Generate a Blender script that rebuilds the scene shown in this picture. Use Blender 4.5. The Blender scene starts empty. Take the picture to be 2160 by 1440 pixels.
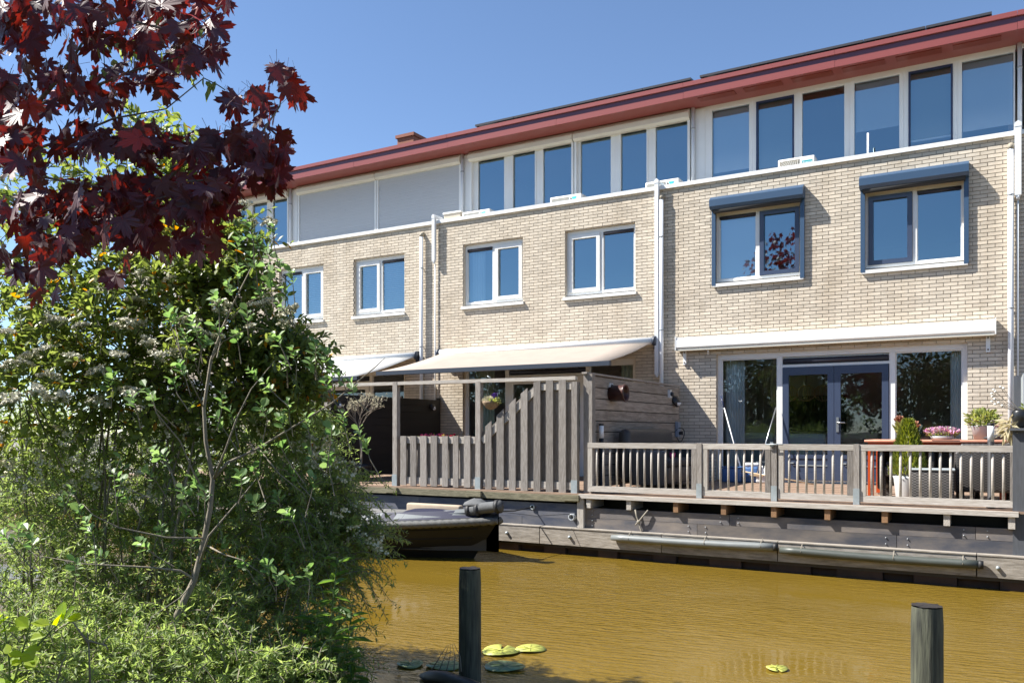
import bpy, math, random
import numpy as np
from mathutils import Vector, Matrix

random.seed(7)
rng = np.random.default_rng(11)
scene = bpy.context.scene
COL = scene.collection

# ------------------------------------------------------------------ camera, sky, sun, exposure
FPX, PHI, HOR, CAMZ = 1758.0, math.radians(30.1), 911.0, 1.80     # focal length in photo pixels, yaw, horizon row, eye height over water
CP, SP = math.cos(PHI), math.sin(PHI)
cam_data = bpy.data.cameras.new('camera')
cam = bpy.data.objects.new('camera', cam_data)
COL.objects.link(cam)
cam.location = (0, 0, CAMZ)
cam.rotation_euler = (math.radians(90), 0, PHI)
cam_data.sensor_width = 36.0
cam_data.lens = FPX / 2160 * 36.0
cam_data.shift_y = (HOR - 720) / 2160
cam_data.clip_start = 0.05
cam_data.clip_end = 2000
scene.camera = cam

SUN_AZ, SUN_EL = math.radians(64.5), math.radians(48.5)           # azimuth from the facade's normal, towards the left
TO_SUN = Vector((-math.sin(SUN_AZ) * math.cos(SUN_EL), -math.cos(SUN_AZ) * math.cos(SUN_EL), math.sin(SUN_EL)))
world = bpy.data.worlds.new('World')
scene.world = world
world.use_nodes = True
wn = world.node_tree
bg = wn.nodes['Background']
sky = wn.nodes.new('ShaderNodeTexSky')
sky.sky_type = 'NISHITA'
sky.sun_disc = False
sky.sun_elevation = SUN_EL
sky.sun_rotation = math.atan2(TO_SUN.x, TO_SUN.y)
sky.air_density = 1.0
sky.dust_density = 0.1
sky.ozone_density = 3.2
sky.altitude = 1800
wn.links.new(sky.outputs[0], bg.inputs[0])
bg.inputs[1].default_value = 0.084
sun_data = bpy.data.lights.new('sun', 'SUN')
sun_data.energy = 5.0
sun_data.angle = math.radians(0.53)
sun_data.color = (1.0, 0.955, 0.88)
sun = bpy.data.objects.new('sun', sun_data)
COL.objects.link(sun)
sun.rotation_euler = TO_SUN.to_track_quat('Z', 'Y').to_euler()
sun.location = TO_SUN * 60
vs = scene.view_settings
vs.view_transform = 'Standard'
vs.look = 'None'
vs.gamma = 1.0
vs.use_curve_mapping = False
vs.exposure = 1.25
scene.render.engine = 'CYCLES'
scene.cycles.use_denoising = True
scene.cycles.max_bounces = 8
scene.cycles.transparent_max_bounces = 12
scene.cycles.caustics_reflective = False
scene.cycles.caustics_refractive = False


# ------------------------------------------------------------------ photo pixel -> place
def on_plane(px, py, Y):
    """the point on the upright plane y = Y (parallel to the facade) seen at a photo pixel"""
    u = (px - 1080) / FPX
    zc = Y / (u * SP + CP)
    return Vector((zc * (u * CP - SP), Y, CAMZ - (py - HOR) / FPX * zc))


def on_level(px, py, z):
    """the point on the level plane at height z seen at a photo pixel"""
    u = (px - 1080) / FPX
    zc = (CAMZ - z) * FPX / (py - HOR)
    return Vector((zc * (u * CP - SP), zc * (u * SP + CP), z))


def at_depth(px, py, zc):
    u = (px - 1080) / FPX
    return Vector((zc * (u * CP - SP), zc * (u * SP + CP), CAMZ - (py - HOR) / FPX * zc))


def px_x(px, Y):
    return on_plane(px, HOR, Y).x


# ------------------------------------------------------------------ materials
MATS = {}


def nodes_of(m):
    m.use_nodes = True
    return m.node_tree, m.node_tree.nodes, m.node_tree.links


def mat(name, col, rough=0.6, metal=0.0, var=0.0, nscale=6.0, stretch=(1, 1, 1), bump=0.0, rnd=0.0, spec=0.5, dark=None, island=False,
        bscale=None, coat=0.0, stain=0.0):
    """principled surface; var = noise blend to `dark`, rnd = brightness change from piece to piece"""
    if name in MATS:
        return MATS[name]
    m = bpy.data.materials.new(name)
    nt, N, L = nodes_of(m)
    b = N['Principled BSDF']
    b.inputs['Base Color'].default_value = (*col, 1)
    b.inputs['Roughness'].default_value = rough
    b.inputs['Metallic'].default_value = metal
    b.inputs['Specular IOR Level'].default_value = spec
    b.inputs['Coat Weight'].default_value = coat
    tc = N.new('ShaderNodeTexCoord')
    info = N.new('ShaderNodeObjectInfo')
    src = None
    if var > 0 or bump > 0:
        add = N.new('ShaderNodeVectorMath')
        add.operation = 'ADD'
        mul = N.new('ShaderNodeVectorMath')
        mul.operation = 'MULTIPLY'
        mul.inputs[1].default_value = stretch
        comb = N.new('ShaderNodeMath')
        comb.operation = 'MULTIPLY'
        comb.inputs[1].default_value = 37.0
        L.new(info.outputs['Random'], comb.inputs[0])
        L.new(tc.outputs['Object'], mul.inputs[0])
        L.new(mul.outputs[0], add.inputs[0])
        L.new(comb.outputs[0], add.inputs[1])
        nz = N.new('ShaderNodeTexNoise')
        nz.inputs['Scale'].default_value = nscale
        nz.inputs['Detail'].default_value = 6
        nz.inputs['Roughness'].default_value = 0.62
        L.new(add.outputs[0], nz.inputs['Vector'])
        src = nz
    cur = None
    if var > 0:
        ramp = N.new('ShaderNodeMapRange')
        ramp.inputs[1].default_value = 0.32
        ramp.inputs[2].default_value = 0.68
        ramp.inputs[3].default_value = 0
        ramp.inputs[4].default_value = var
        L.new(src.outputs[0], ramp.inputs[0])
        mx = N.new('ShaderNodeMix')
        mx.data_type = 'RGBA'
        mx.inputs['A'].default_value = (*col, 1)
        d = dark if dark else tuple(c * 0.45 for c in col)
        mx.inputs['B'].default_value = (*d, 1)
        L.new(ramp.outputs[0], mx.inputs['Factor'])
        cur = mx.outputs['Result']
    if rnd > 0:
        hsv = N.new('ShaderNodeHueSaturation')
        if cur is None:
            hsv.inputs['Color'].default_value = (*col, 1)
        else:
            L.new(cur, hsv.inputs['Color'])
        r = N.new('ShaderNodeMapRange')
        r.inputs[3].default_value = 1 - rnd
        r.inputs[4].default_value = 1 + rnd
        if island:
            geo = N.new('ShaderNodeNewGeometry')
            ad = N.new('ShaderNodeMath')
            ad.operation = 'ADD'
            fr = N.new('ShaderNodeMath')
            fr.operation = 'FRACT'
            L.new(geo.outputs['Random Per Island'], ad.inputs[0])
            L.new(info.outputs['Random'], ad.inputs[1])
            L.new(ad.outputs[0], fr.inputs[0])
            L.new(fr.outputs[0], r.inputs[0])
        else:
            L.new(info.outputs['Random'], r.inputs[0])
        L.new(r.outputs[0], hsv.inputs['Value'])
        cur = hsv.outputs['Color']
    if stain > 0 and cur is not None:
        gp = N.new('ShaderNodeNewGeometry')
        sm = N.new('ShaderNodeMapping')
        sm.inputs['Scale'].default_value = (1.5, 1.5, 0.45)
        L.new(gp.outputs['Position'], sm.inputs['Vector'])
        sn = N.new('ShaderNodeTexNoise')
        sn.inputs['Scale'].default_value = 1.1
        sn.inputs['Detail'].default_value = 7
        sn.inputs['Roughness'].default_value = .65
        L.new(sm.outputs[0], sn.inputs['Vector'])
        sr = N.new('ShaderNodeMapRange')
        sr.inputs[1].default_value = .42
        sr.inputs[2].default_value = .72
        sr.inputs[3].default_value = 0
        sr.inputs[4].default_value = stain
        L.new(sn.outputs[0], sr.inputs[0])
        mm = N.new('ShaderNodeMix')
        mm.data_type = 'RGBA'
        mm.blend_type = 'MULTIPLY'
        mm.inputs['B'].default_value = (0.62, 0.55, 0.46, 1)
        L.new(sr.outputs[0], mm.inputs['Factor'])
        L.new(cur, mm.inputs['A'])
        cur = mm.outputs['Result']
    if cur is not None:
        L.new(cur, b.inputs['Base Color'])
    if bump > 0:
        bp = N.new('ShaderNodeBump')
        bp.inputs['Strength'].default_value = bump
        bp.inputs['Distance'].default_value = 0.01
        L.new(src.outputs[0], bp.inputs['Height'])
        L.new(bp.outputs[0], b.inputs['Normal'])
    MATS[name] = m
    return m


def leaf_mat(name, col, col2, trans=0.4, rough=0.45, tcol=None, autumn_or_backlit=None, share=0.0):
    """thin leaf: gloss + diffuse in front, light let through from behind; colour changes from leaf to leaf"""
    m = bpy.data.materials.new(name)
    nt, N, L = nodes_of(m)
    b = N['Principled BSDF']
    b.inputs['Roughness'].default_value = rough
    b.inputs['Specular IOR Level'].default_value = 0.45
    geo = N.new('ShaderNodeNewGeometry')
    info = N.new('ShaderNodeObjectInfo')
    ad = N.new('ShaderNodeMath')
    ad.operation = 'ADD'
    fr = N.new('ShaderNodeMath')
    fr.operation = 'FRACT'
    L.new(geo.outputs['Random Per Island'], ad.inputs[0])
    L.new(info.outputs['Random'], ad.inputs[1])
    L.new(ad.outputs[0], fr.inputs[0])
    ramp = N.new('ShaderNodeValToRGB')
    e = ramp.color_ramp.elements
    e[0].position, e[0].color = 0.0, (*col, 1)
    e[1].position, e[1].color = (1.0 - share if share else 1.0), (*col2, 1)
    if autumn_or_backlit:
        x = ramp.color_ramp.elements.new(min(0.999, 1.0 - share + 0.004))
        x.color = (*autumn_or_backlit, 1)
    L.new(fr.outputs[0], ramp.inputs[0])
    L.new(ramp.outputs[0], b.inputs['Base Color'])
    tr = N.new('ShaderNodeBsdfTranslucent')
    if tcol:
        tr.inputs[0].default_value = (*tcol, 1)
    else:
        hs = N.new('ShaderNodeHueSaturation')
        hs.inputs['Hue'].default_value = 0.485
        hs.inputs['Saturation'].default_value = 1.15
        hs.inputs['Value'].default_value = 2.7
        L.new(ramp.outputs[0], hs.inputs['Color'])
        L.new(hs.outputs[0], tr.inputs[0])
    mix = N.new('ShaderNodeMixShader')
    mix.inputs[0].default_value = trans
    out = N['Material Output']
    L.new(b.outputs[0], mix.inputs[1])
    L.new(tr.outputs[0], mix.inputs[2])
    L.new(mix.outputs[0], out.inputs[0])
    MATS[name] = m
    return m


def glass_mat(name, refl, tint, gcol=(0.86, 0.93, 1.0)):
    m = bpy.data.materials.new(name)
    nt, N, L = nodes_of(m)
    N.remove(N['Principled BSDF'])
    t = N.new('ShaderNodeBsdfTransparent')
    t.inputs[0].default_value = (*tint, 1)
    g = N.new('ShaderNodeBsdfGlossy')
    g.inputs['Roughness'].default_value = 0.0
    g.inputs[0].default_value = (*gcol, 1)
    nz = N.new('ShaderNodeTexNoise')
    nz.inputs['Scale'].default_value = 1.3
    nz.inputs['Detail'].default_value = 1
    tc = N.new('ShaderNodeTexCoord')
    L.new(tc.outputs['Object'], nz.inputs['Vector'])
    bp = N.new('ShaderNodeBump')
    bp.inputs['Strength'].default_value = 0.05
    bp.inputs['Distance'].default_value = 0.05
    L.new(nz.outputs[0], bp.inputs['Height'])
    L.new(bp.outputs[0], g.inputs['Normal'])
    mix = N.new('ShaderNodeMixShader')
    fre = N.new('ShaderNodeFresnel')
    fre.inputs[0].default_value = 1.5
    ad = N.new('ShaderNodeMath')
    ad.operation = 'ADD'
    ad.use_clamp = True
    ad.inputs[1].default_value = refl
    L.new(fre.outputs[0], ad.inputs[0])
    L.new(ad.outputs[0], mix.inputs[0])
    L.new(t.outputs[0], mix.inputs[1])
    L.new(g.outputs[0], mix.inputs[2])
    L.new(mix.outputs[0], N['Material Output'].inputs[0])
    MATS[name] = m
    return m


M = MATS
mat('brick', (0.63, 0.555, 0.45), 0.85, var=0.35, nscale=14, dark=(0.50, 0.435, 0.35), rnd=0.12, island=True, bump=0.25, spec=0.2, stain=0.45)
mat('mortar', (0.34, 0.30, 0.25), 0.95, var=0.5, nscale=9, spec=0.1)
mat('white_paint', (0.78, 0.78, 0.76), 0.4, var=0.25, nscale=3, dark=(0.68, 0.67, 0.63))
mat('white_metal', (0.82, 0.82, 0.80), 0.35, var=0.25, nscale=2.5, dark=(0.70, 0.70, 0.67))
mat('cream_metal', (0.70, 0.67, 0.58), 0.4, var=0.3, nscale=3, dark=(0.60, 0.57, 0.48))
mat('shutter_grey', (0.50, 0.51, 0.52), 0.5, var=0.3, nscale=2, dark=(0.44, 0.45, 0.46))
mat('pipe_white', (0.74, 0.76, 0.78), 0.35, var=0.3, nscale=4, stretch=(3, 3, 0.5), dark=(0.60, 0.62, 0.63))
mat('pipe_grey', (0.38, 0.40, 0.42), 0.4, var=0.2, nscale=4)
mat('pipe_dirty', (0.33, 0.29, 0.22), 0.7, var=0.4, nscale=12)
mat('red_metal', (0.27, 0.070, 0.062), 0.35, var=0.25, nscale=1.2, dark=(0.23, 0.06, 0.055))
mat('gutter_shaded', (0.115, 0.040, 0.065), 0.35, var=0.2, nscale=1.2)  # shade under the eaves trim put into the band's colour
mat('recess_shade_red', (0.20, 0.035, 0.02), 0.4, var=0.2, nscale=2)
mat('roof_dark', (0.10, 0.095, 0.10), 0.8, var=0.4, nscale=5)
mat('chimney_brick', (0.30, 0.11, 0.07), 0.85, var=0.5, nscale=12)
mat('panel_black', (0.012, 0.013, 0.018), 0.25, coat=0.3)
mat('panel_frame', (0.06, 0.06, 0.065), 0.4)
mat('navy', (0.022, 0.032, 0.085), 0.35, var=0.15, nscale=3)
mat('door_navy', (0.048, 0.066, 0.115), 0.3, var=0.2, nscale=2)
mat('shutter_blue', (0.035, 0.075, 0.14), 0.4, var=0.2, nscale=3, dark=(0.05, 0.09, 0.15))
mat('rubber', (0.015, 0.015, 0.016), 0.6)
mat('dark_vent', (0.022, 0.022, 0.035), 0.5)
mat('steel', (0.55, 0.56, 0.57), 0.3, metal=0.9)
mat('galvanised', (0.40, 0.45, 0.47), 0.45, metal=0.3, var=0.4, nscale=10)
W_ST = (0.9, 9, 9)
mat('wood_grey', (0.33, 0.305, 0.28), 0.85, var=0.75, nscale=9, stretch=W_ST, dark=(0.13, 0.11, 0.095), bump=0.4, rnd=0.26, spec=0.15)
mat('wood_pale', (0.50, 0.47, 0.43), 0.8, var=0.6, nscale=8, stretch=W_ST, dark=(0.24, 0.20, 0.16), bump=0.3, rnd=0.10, spec=0.2)
mat('wood_screen', (0.36, 0.315, 0.27), 0.85, var=0.8, nscale=5, stretch=(0.7, 6, 6), dark=(0.16, 0.135, 0.115), bump=0.3, rnd=0.2, spec=0.15)
mat('wood_black', (0.020, 0.017, 0.015), 0.7, var=0.4, nscale=8, stretch=W_ST, rnd=0.15)
mat('wood_quay', (0.20, 0.170, 0.145), 0.75, var=1.0, nscale=2.4, stretch=(0.7, 1.8, 1.8), dark=(0.055, 0.060, 0.078), bump=0.25, rnd=0.22)
mat('wood_quay_blue', (0.165, 0.160, 0.165), 0.7, var=1.0, nscale=2.4, stretch=(0.7, 1.8, 1.8), dark=(0.055, 0.066, 0.10), bump=0.25, rnd=0.15)
mat('wood_ledge', (0.37, 0.335, 0.29), 0.85, var=0.85, nscale=7, stretch=(0.8, 5, 5), dark=(0.15, 0.13, 0.105), bump=0.4, rnd=0.10)
mat('wood_moss', (0.25, 0.225, 0.15), 0.9, var=0.85, nscale=9, stretch=(0.9, 5, 5), dark=(0.09, 0.085, 0.05), bump=0.4, rnd=0.1)
mat('wet_wood_or_void', (0.035, 0.028, 0.022), 0.5, var=0.8, nscale=3, dark=(0.012, 0.010, 0.009), bump=0.4)
mat('wood_joist', (0.30, 0.17, 0.085), 0.8, var=0.7, nscale=8, stretch=W_ST, dark=(0.13, 0.07, 0.035), rnd=0.15)
mat('deck_wood', (0.30, 0.205, 0.145), 0.7, var=0.7, nscale=7, stretch=W_ST, dark=(0.17, 0.115, 0.08), bump=0.25, rnd=0.14)
mat('pile_wood', (0.105, 0.110, 0.075), 0.8, var=1.0, nscale=5, stretch=(9, 9, 0.7), dark=(0.022, 0.024, 0.020), bump=0.8)
mat('steel_rust', (0.06, 0.035, 0.025), 0.9, var=0.8, nscale=4, dark=(0.02, 0.015, 0.012), bump=0.4)
mat('fender_dark', (0.075, 0.085, 0.075), 0.45, var=0.6, nscale=5, stretch=(0.6, 3, 3), dark=(0.03, 0.035, 0.03), bump=0.2)
mat('fender_grey', (0.20, 0.215, 0.215), 0.42, var=0.55, nscale=5, stretch=(0.6, 3, 3), dark=(0.085, 0.095, 0.09), bump=0.15)
mat('rope', (0.30, 0.27, 0.22), 0.9, var=0.5, nscale=40)
mat('rope_fender', (0.13, 0.13, 0.125), 0.75, var=0.6, nscale=25, dark=(0.06, 0.06, 0.055))
mat('hull_dark', (0.011, 0.0105, 0.010), 0.5, var=0.5, nscale=4, dark=(0.02, 0.018, 0.013), spec=0.25)
mat('boat_grey', (0.19, 0.205, 0.21), 0.4, var=0.3, nscale=4)
mat('boat_blue', (0.012, 0.014, 0.040), 0.55, var=0.2, nscale=4)
mat('boat_deck', (0.038, 0.040, 0.042), 0.6, var=0.3, nscale=6)
mat('canvas_grey', (0.11, 0.115, 0.12), 0.85, var=0.5, nscale=10, bump=0.5)
mat('cushion_beige', (0.42, 0.34, 0.25), 0.85, var=0.3, nscale=6, bump=0.2)
mat('awning_beige', (0.33, 0.28, 0.24), 0.85, var=0.2, nscale=3)
mat('awning_white', (0.50, 0.50, 0.49), 0.85, var=0.2, nscale=3)
mat('awning_bar', (0.035, 0.045, 0.065), 0.45)
mat('wicker', (0.030, 0.026, 0.025), 0.5, rnd=0.2)
mat('wicker_light', (0.105, 0.098, 0.092), 0.45, rnd=0.2)
mat('cushion_dark', (0.045, 0.045, 0.050), 0.9, var=0.3, nscale=8)
mat('orange_paint', (0.52, 0.075, 0.012), 0.4, var=0.25, nscale=4)
mat('table_top', (0.62, 0.30, 0.20), 0.45, var=0.35, nscale=4, stretch=(3, 1, 1), dark=(0.55, 0.16, 0.08))
mat('pot_white', (0.66, 0.67, 0.67), 0.4, var=0.2, nscale=5)
mat('pot_grey', (0.36, 0.40, 0.42), 0.5, var=0.3, nscale=5)
mat('pot_dark', (0.02, 0.021, 0.021), 0.3, var=0.3, nscale=12, bump=0.3)
mat('terracotta_brown', (0.065, 0.025, 0.020), 0.35, var=0.3, nscale=6)
mat('soil', (0.035, 0.026, 0.018), 0.95, var=0.6, nscale=14, bump=0.5)
mat('diffuser_white', (0.78, 0.79, 0.82), 0.4)
mat('lamp_black', (0.02, 0.02, 0.022), 0.45)
mat('plastic_blue', (0.075, 0.16, 0.36), 0.4, var=0.2, nscale=4)
mat('plastic_white', (0.72, 0.73, 0.74), 0.4)
mat('socket_blue_grey', (0.25, 0.29, 0.36), 0.5)
mat('pink_plastic', (0.62, 0.04, 0.22), 0.5)
mat('broom_wood', (0.50, 0.36, 0.22), 0.7, var=0.3, nscale=20)
mat('basket', (0.30, 0.215, 0.135), 0.85, var=0.6, nscale=40, dark=(0.13, 0.09, 0.055))
mat('bark', (0.30, 0.26, 0.20), 0.9, var=0.7, nscale=16, stretch=(4, 4, 0.8), dark=(0.075, 0.065, 0.05), bump=0.5)
mat('bark_dark', (0.075, 0.060, 0.048), 0.9, var=0.7, nscale=12, dark=(0.03, 0.025, 0.02), bump=0.5)
mat('bark_olive', (0.30, 0.255, 0.20), 0.9, var=0.6, nscale=20, dark=(0.17, 0.14, 0.11))
mat('twig_grey', (0.24, 0.21, 0.17), 0.9, var=0.5, nscale=25)
mat('room_wall', (0.66, 0.65, 0.62), 0.9)
mat('room_floor', (0.34, 0.27, 0.20), 0.6)
mat('curtain', (0.72, 0.78, 0.78), 0.9)
mat('curtain_green', (0.55, 0.68, 0.60), 0.9)
mat('blind_white', (0.80, 0.82, 0.82), 0.7)
mat('blind_green', (0.27, 0.30, 0.25), 0.8)
mat('sofa_pale', (0.50, 0.58, 0.60), 0.9)
mat('screen_black', (0.006, 0.006, 0.007), 0.2)
mat('ac_white', (0.74, 0.74, 0.71), 0.45, var=0.2, nscale=4)
mat('ac_grille', (0.24, 0.22, 0.18), 0.6)
mat('ac_grille_white', (0.60, 0.60, 0.57), 0.5)
mat('teal', (0.0, 0.26, 0.30), 0.5)
mat('cyan_logo', (0.03, 0.42, 0.58), 0.5)
mat('ink_dark', (0.02, 0.025, 0.03), 0.5)
mat('umbel_white', (0.66, 0.64, 0.52), 0.8)
mat('umbel_cream', (0.66, 0.62, 0.44), 0.8)
mat('flower_pink', (0.55, 0.28, 0.45), 0.8, rnd=0.3, island=True)
mat('flower_magenta', (0.60, 0.05, 0.16), 0.8, rnd=0.2, island=True)
mat('flower_white', (0.75, 0.74, 0.68), 0.8)
mat('flower_purple', (0.16, 0.08, 0.42), 0.7)
mat('red_brown_flower', (0.30, 0.13, 0.075), 0.8, rnd=0.3, island=True)
mat('stem_green', (0.10, 0.14, 0.04), 0.8)
leaf_mat('leaf_maple', (0.066, 0.032, 0.040), (0.100, 0.036, 0.036), 0.17, 0.50, tcol=(0.55, 0.03, 0.012), autumn_or_backlit=(0.40, 0.03, 0.015), share=0.03)  # few bright red leaves: light coming through them is put into the colour
leaf_mat('leaf_viburnum', (0.095, 0.135, 0.034), (0.155, 0.195, 0.058), 0.45, 0.4, autumn_or_backlit=(0.36, 0.19, 0.03), share=0.035)
leaf_mat('leaf_willow', (0.090, 0.175, 0.055), (0.180, 0.270, 0.105), 0.38, 0.42)
leaf_mat('leaf_spiraea', (0.135, 0.190, 0.062), (0.21, 0.265, 0.098), 0.45, 0.5)
leaf_mat('leaf_tip', (0.16, 0.235, 0.07), (0.23, 0.30, 0.11), 0.45, 0.45)
leaf_mat('leaf_bright', (0.19, 0.30, 0.02), (0.29, 0.36, 0.03), 0.45, 0.42)
leaf_mat('leaf_herb', (0.055, 0.12, 0.028), (0.11, 0.19, 0.045), 0.38, 0.45)
leaf_mat('leaf_olive', (0.30, 0.29, 0.20), (0.42, 0.40, 0.30), 0.25, 0.6)
leaf_mat('leaf_conifer', (0.11, 0.15, 0.022), (0.24, 0.27, 0.05), 0.25, 0.6)
leaf_mat('leaf_pot', (0.13, 0.17, 0.045), (0.26, 0.29, 0.10), 0.3, 0.5)
leaf_mat('leaf_wood', (0.030, 0.045, 0.014), (0.065, 0.080, 0.025), 0.25, 0.6)
leaf_mat('leaf_dry_grass', (0.30, 0.27, 0.16), (0.42, 0.38, 0.25), 0.3, 0.7)
glass_mat('glass_upper', 0.25, (0.88, 0.94, 0.98), (0.64, 0.88, 1.0))
glass_mat('glass_ground', 0.06, (0.95, 0.97, 0.97), (0.82, 0.92, 1.0))


# ------------------------------------------------------------------ building blocks
WORLD_LOC = {}
MESHES = {}


def wloc(o):
    return WORLD_LOC.get(o.name, Vector((0, 0, 0))) if o else Vector((0, 0, 0))


def link(o, parent=None, loc=(0, 0, 0)):
    """link an object at a world place, as a child if a parent is given (parents are never rotated)"""
    COL.objects.link(o)
    o.parent = parent
    o.location = Vector(loc) - wloc(parent)
    WORLD_LOC[o.name] = Vector(loc)
    return o


def tag(o, label, cat, group=None, kind=None):
    o['label'] = label
    o['category'] = cat
    if group:
        o['group'] = group
    if kind:
        o['kind'] = kind
    return o


def thing(name, label, cat, loc, group=None):
    return tag(link(bpy.data.objects.new(name, None), None, loc), label, cat, group)


def empty(name, parent, loc):
    return link(bpy.data.objects.new(name, None), parent, loc)


def make_mesh(name, verts, faces, mats, smooth=False, midx=None):
    me = bpy.data.meshes.new(name)
    me.from_pydata([tuple(v) for v in verts], [], faces)
    for m in (mats if isinstance(mats, (list, tuple)) else [mats]):
        me.materials.append(MATS[m])
    if midx is not None:
        me.polygons.foreach_set('material_index', midx)
    if smooth:
        me.polygons.foreach_set('use_smooth', [True] * len(me.polygons))
    me.update()
    return me


def mobj(name, verts, faces, mats, parent=None, loc=(0, 0, 0), smooth=False, midx=None, rot=None):
    o = bpy.data.objects.new(name, make_mesh(name, verts, faces, mats, smooth, midx))
    link(o, parent, loc)
    if rot is not None:
        o.rotation_euler = rot
    return o


BOXF = [(0, 3, 2, 1), (4, 5, 6, 7), (0, 1, 5, 4), (1, 2, 6, 5), (2, 3, 7, 6), (3, 0, 4, 7)]


def box_mesh(dx, dy, dz, m):
    key = ('box', round(dx, 3), round(dy, 3), round(dz, 3), m)
    if key not in MESHES:
        a, b, c = dx / 2, dy / 2, dz / 2
        v = [(-a, -b, -c), (a, -b, -c), (a, b, -c), (-a, b, -c), (-a, -b, c), (a, -b, c), (a, b, c), (-a, b, c)]
        MESHES[key] = make_mesh('box', v, BOXF, m)
    return MESHES[key]


def box(name, x0, x1, y0, y1, z0, z1, m, parent=None, rot=None):
    o = bpy.data.objects.new(name, box_mesh(abs(x1 - x0), abs(y1 - y0), abs(z1 - z0), m))
    link(o, parent, ((x0 + x1) / 2, (y0 + y1) / 2, (z0 + z1) / 2))
    if rot:
        o.rotation_euler = rot
    return o


def beam(name, p0, p1, w, h, m, parent=None, up=(0, 0, 1)):
    """square timber from p0 to p1; its own x axis runs along it so the grain does too"""
    p0, p1 = Vector(p0), Vector(p1)
    d = p1 - p0
    ln = d.length
    x = d / ln
    u = Vector(up)
    if abs(x.dot(u)) > 0.95:
        u = Vector((0, 1, 0))
    y = u.cross(x).normalized()
    z = x.cross(y)
    o = bpy.data.objects.new(name, box_mesh(ln, w, h, m))
    link(o, parent, (p0 + p1) / 2)
    o.rotation_euler = Matrix((x, y, z)).transposed().to_euler()
    return o


def ring_frame(d):
    d = Vector(d).normalized()
    a = Vector((0, 0, 1)) if abs(d.z) < 0.9 else Vector((1, 0, 0))
    u = d.cross(a).normalized()
    return u, d.cross(u)


def tube_geo(pts, radii, seg=8, caps=True, off=0):
    V, F = [], []
    pts = [Vector(p) for p in pts]
    n = len(pts)
    if not isinstance(radii, (list, tuple, np.ndarray)):
        radii = [radii] * n
    u = None
    for i, p in enumerate(pts):
        d = (pts[min(i + 1, n - 1)] - pts[max(i - 1, 0)])
        d = d.normalized() if d.length > 1e-9 else Vector((0, 0, 1))
        if u is None:
            u, _ = ring_frame(d)
        u = (u - d * u.dot(d))
        u = u.normalized() if u.length > 1e-6 else ring_frame(d)[0]
        v = d.cross(u)
        for k in range(seg):
            a = 2 * math.pi * k / seg
            V.append(p + (u * math.cos(a) + v * math.sin(a)) * radii[i])
    for i in range(n - 1):
        for k in range(seg):
            k2 = (k + 1) % seg
            F.append((off + i * seg + k, off + i * seg + k2, off + (i + 1) * seg + k2, off + (i + 1) * seg + k))
    if caps:
        F.append(tuple(off + k for k in reversed(range(seg))))
        F.append(tuple(off + (n - 1) * seg + k for k in range(seg)))
    return V, F


def tube(name, pts, radii, m, parent=None, seg=8, smooth=True, caps=True):
    c = Vector(pts[0])
    V, F = tube_geo([Vector(p) - c for p in pts], radii, seg, caps)
    o = mobj(name, V, F, m, parent, c, smooth)
    return o


def tubes(name, chains, m, parent=None, seg=4, origin=None, smooth=True):
    """many thin stems joined into one mesh"""
    V, F = [], []
    c = Vector(origin) if origin is not None else Vector(chains[0][0][0])
    for pts, radii in chains:
        v, f = tube_geo([Vector(p) - c for p in pts], radii, seg, False, len(V))
        V += v
        F += f
    return mobj(name, V, F, m, parent, c, smooth)


def lathe(name, prof, m, parent, loc, seg=20, rot=None, smooth=True):
    V, F = [], []
    for r, z in prof:
        for k in range(seg):
            a = 2 * math.pi * k / seg
            V.append((r * math.cos(a), r * math.sin(a), z))
    for i in range(len(prof) - 1):
        for k in range(seg):
            k2 = (k + 1) % seg
            F.append((i * seg + k, i * seg + k2, (i + 1) * seg + k2, (i + 1) * seg + k))
    if prof[0][0] > 1e-4:
        F.append(tuple(reversed(range(seg))))
    if prof[-1][0] > 1e-4:
        F.append(tuple((len(prof) - 1) * seg + k for k in range(seg)))
    return mobj(name, V, F, m, parent, loc, smooth, rot=rot)


def prism(name, poly, y0, y1, m, parent=None, smooth=False):
    """outline in x-z pushed from y0 to y1"""
    n = len(poly)
    c = Vector((poly[0][0], y0, poly[0][1]))
    V = [Vector((x, y0, z)) - c for x, z in poly] + [Vector((x, y1, z)) - c for x, z in poly]
    F = [tuple(range(n)), tuple(reversed(range(n, 2 * n)))]
    for i in range(n):
        j = (i + 1) % n
        F.append((i, i + n, j + n, j))
    return mobj(name, V, F, m, parent, c, smooth)


def pane(name, x0, x1, y, z0, z1, m, parent):
    a, c = (x1 - x0) / 2, (z1 - z0) / 2
    return mobj(name, [(-a, 0, -c), (a, 0, -c), (a, 0, c), (-a, 0, c)], [(0, 1, 2, 3)], m, parent, ((x0 + x1) / 2, y, (z0 + z1) / 2))


def frame(name, x0, x1, y0, y1, z0, z1, t, m, parent, tb=None, tt=None):
    """rectangular frame of bar width t as one mesh"""
    tb = t if tb is None else tb
    tt = t if tt is None else tt
    c = Vector(((x0 + x1) / 2, (y0 + y1) / 2, (z0 + z1) / 2))
    V, F = [], []
    for a0, a1, b0, b1 in ((x0, x1, z0, z0 + tb), (x0, x1, z1 - tt, z1), (x0, x0 + t, z0 + tb, z1 - tt), (x1 - t, x1, z0 + tb, z1 - tt)):
        o = len(V)
        for z in (b0, b1):
            for p in ((a0, y0), (a1, y0), (a1, y1), (a0, y1)):
                V.append(Vector((p[0], p[1], z)) - c)
        F += [tuple(o + k for k in f) for f in BOXF]
    return mobj(name, V, F, m, parent, c)


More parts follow.
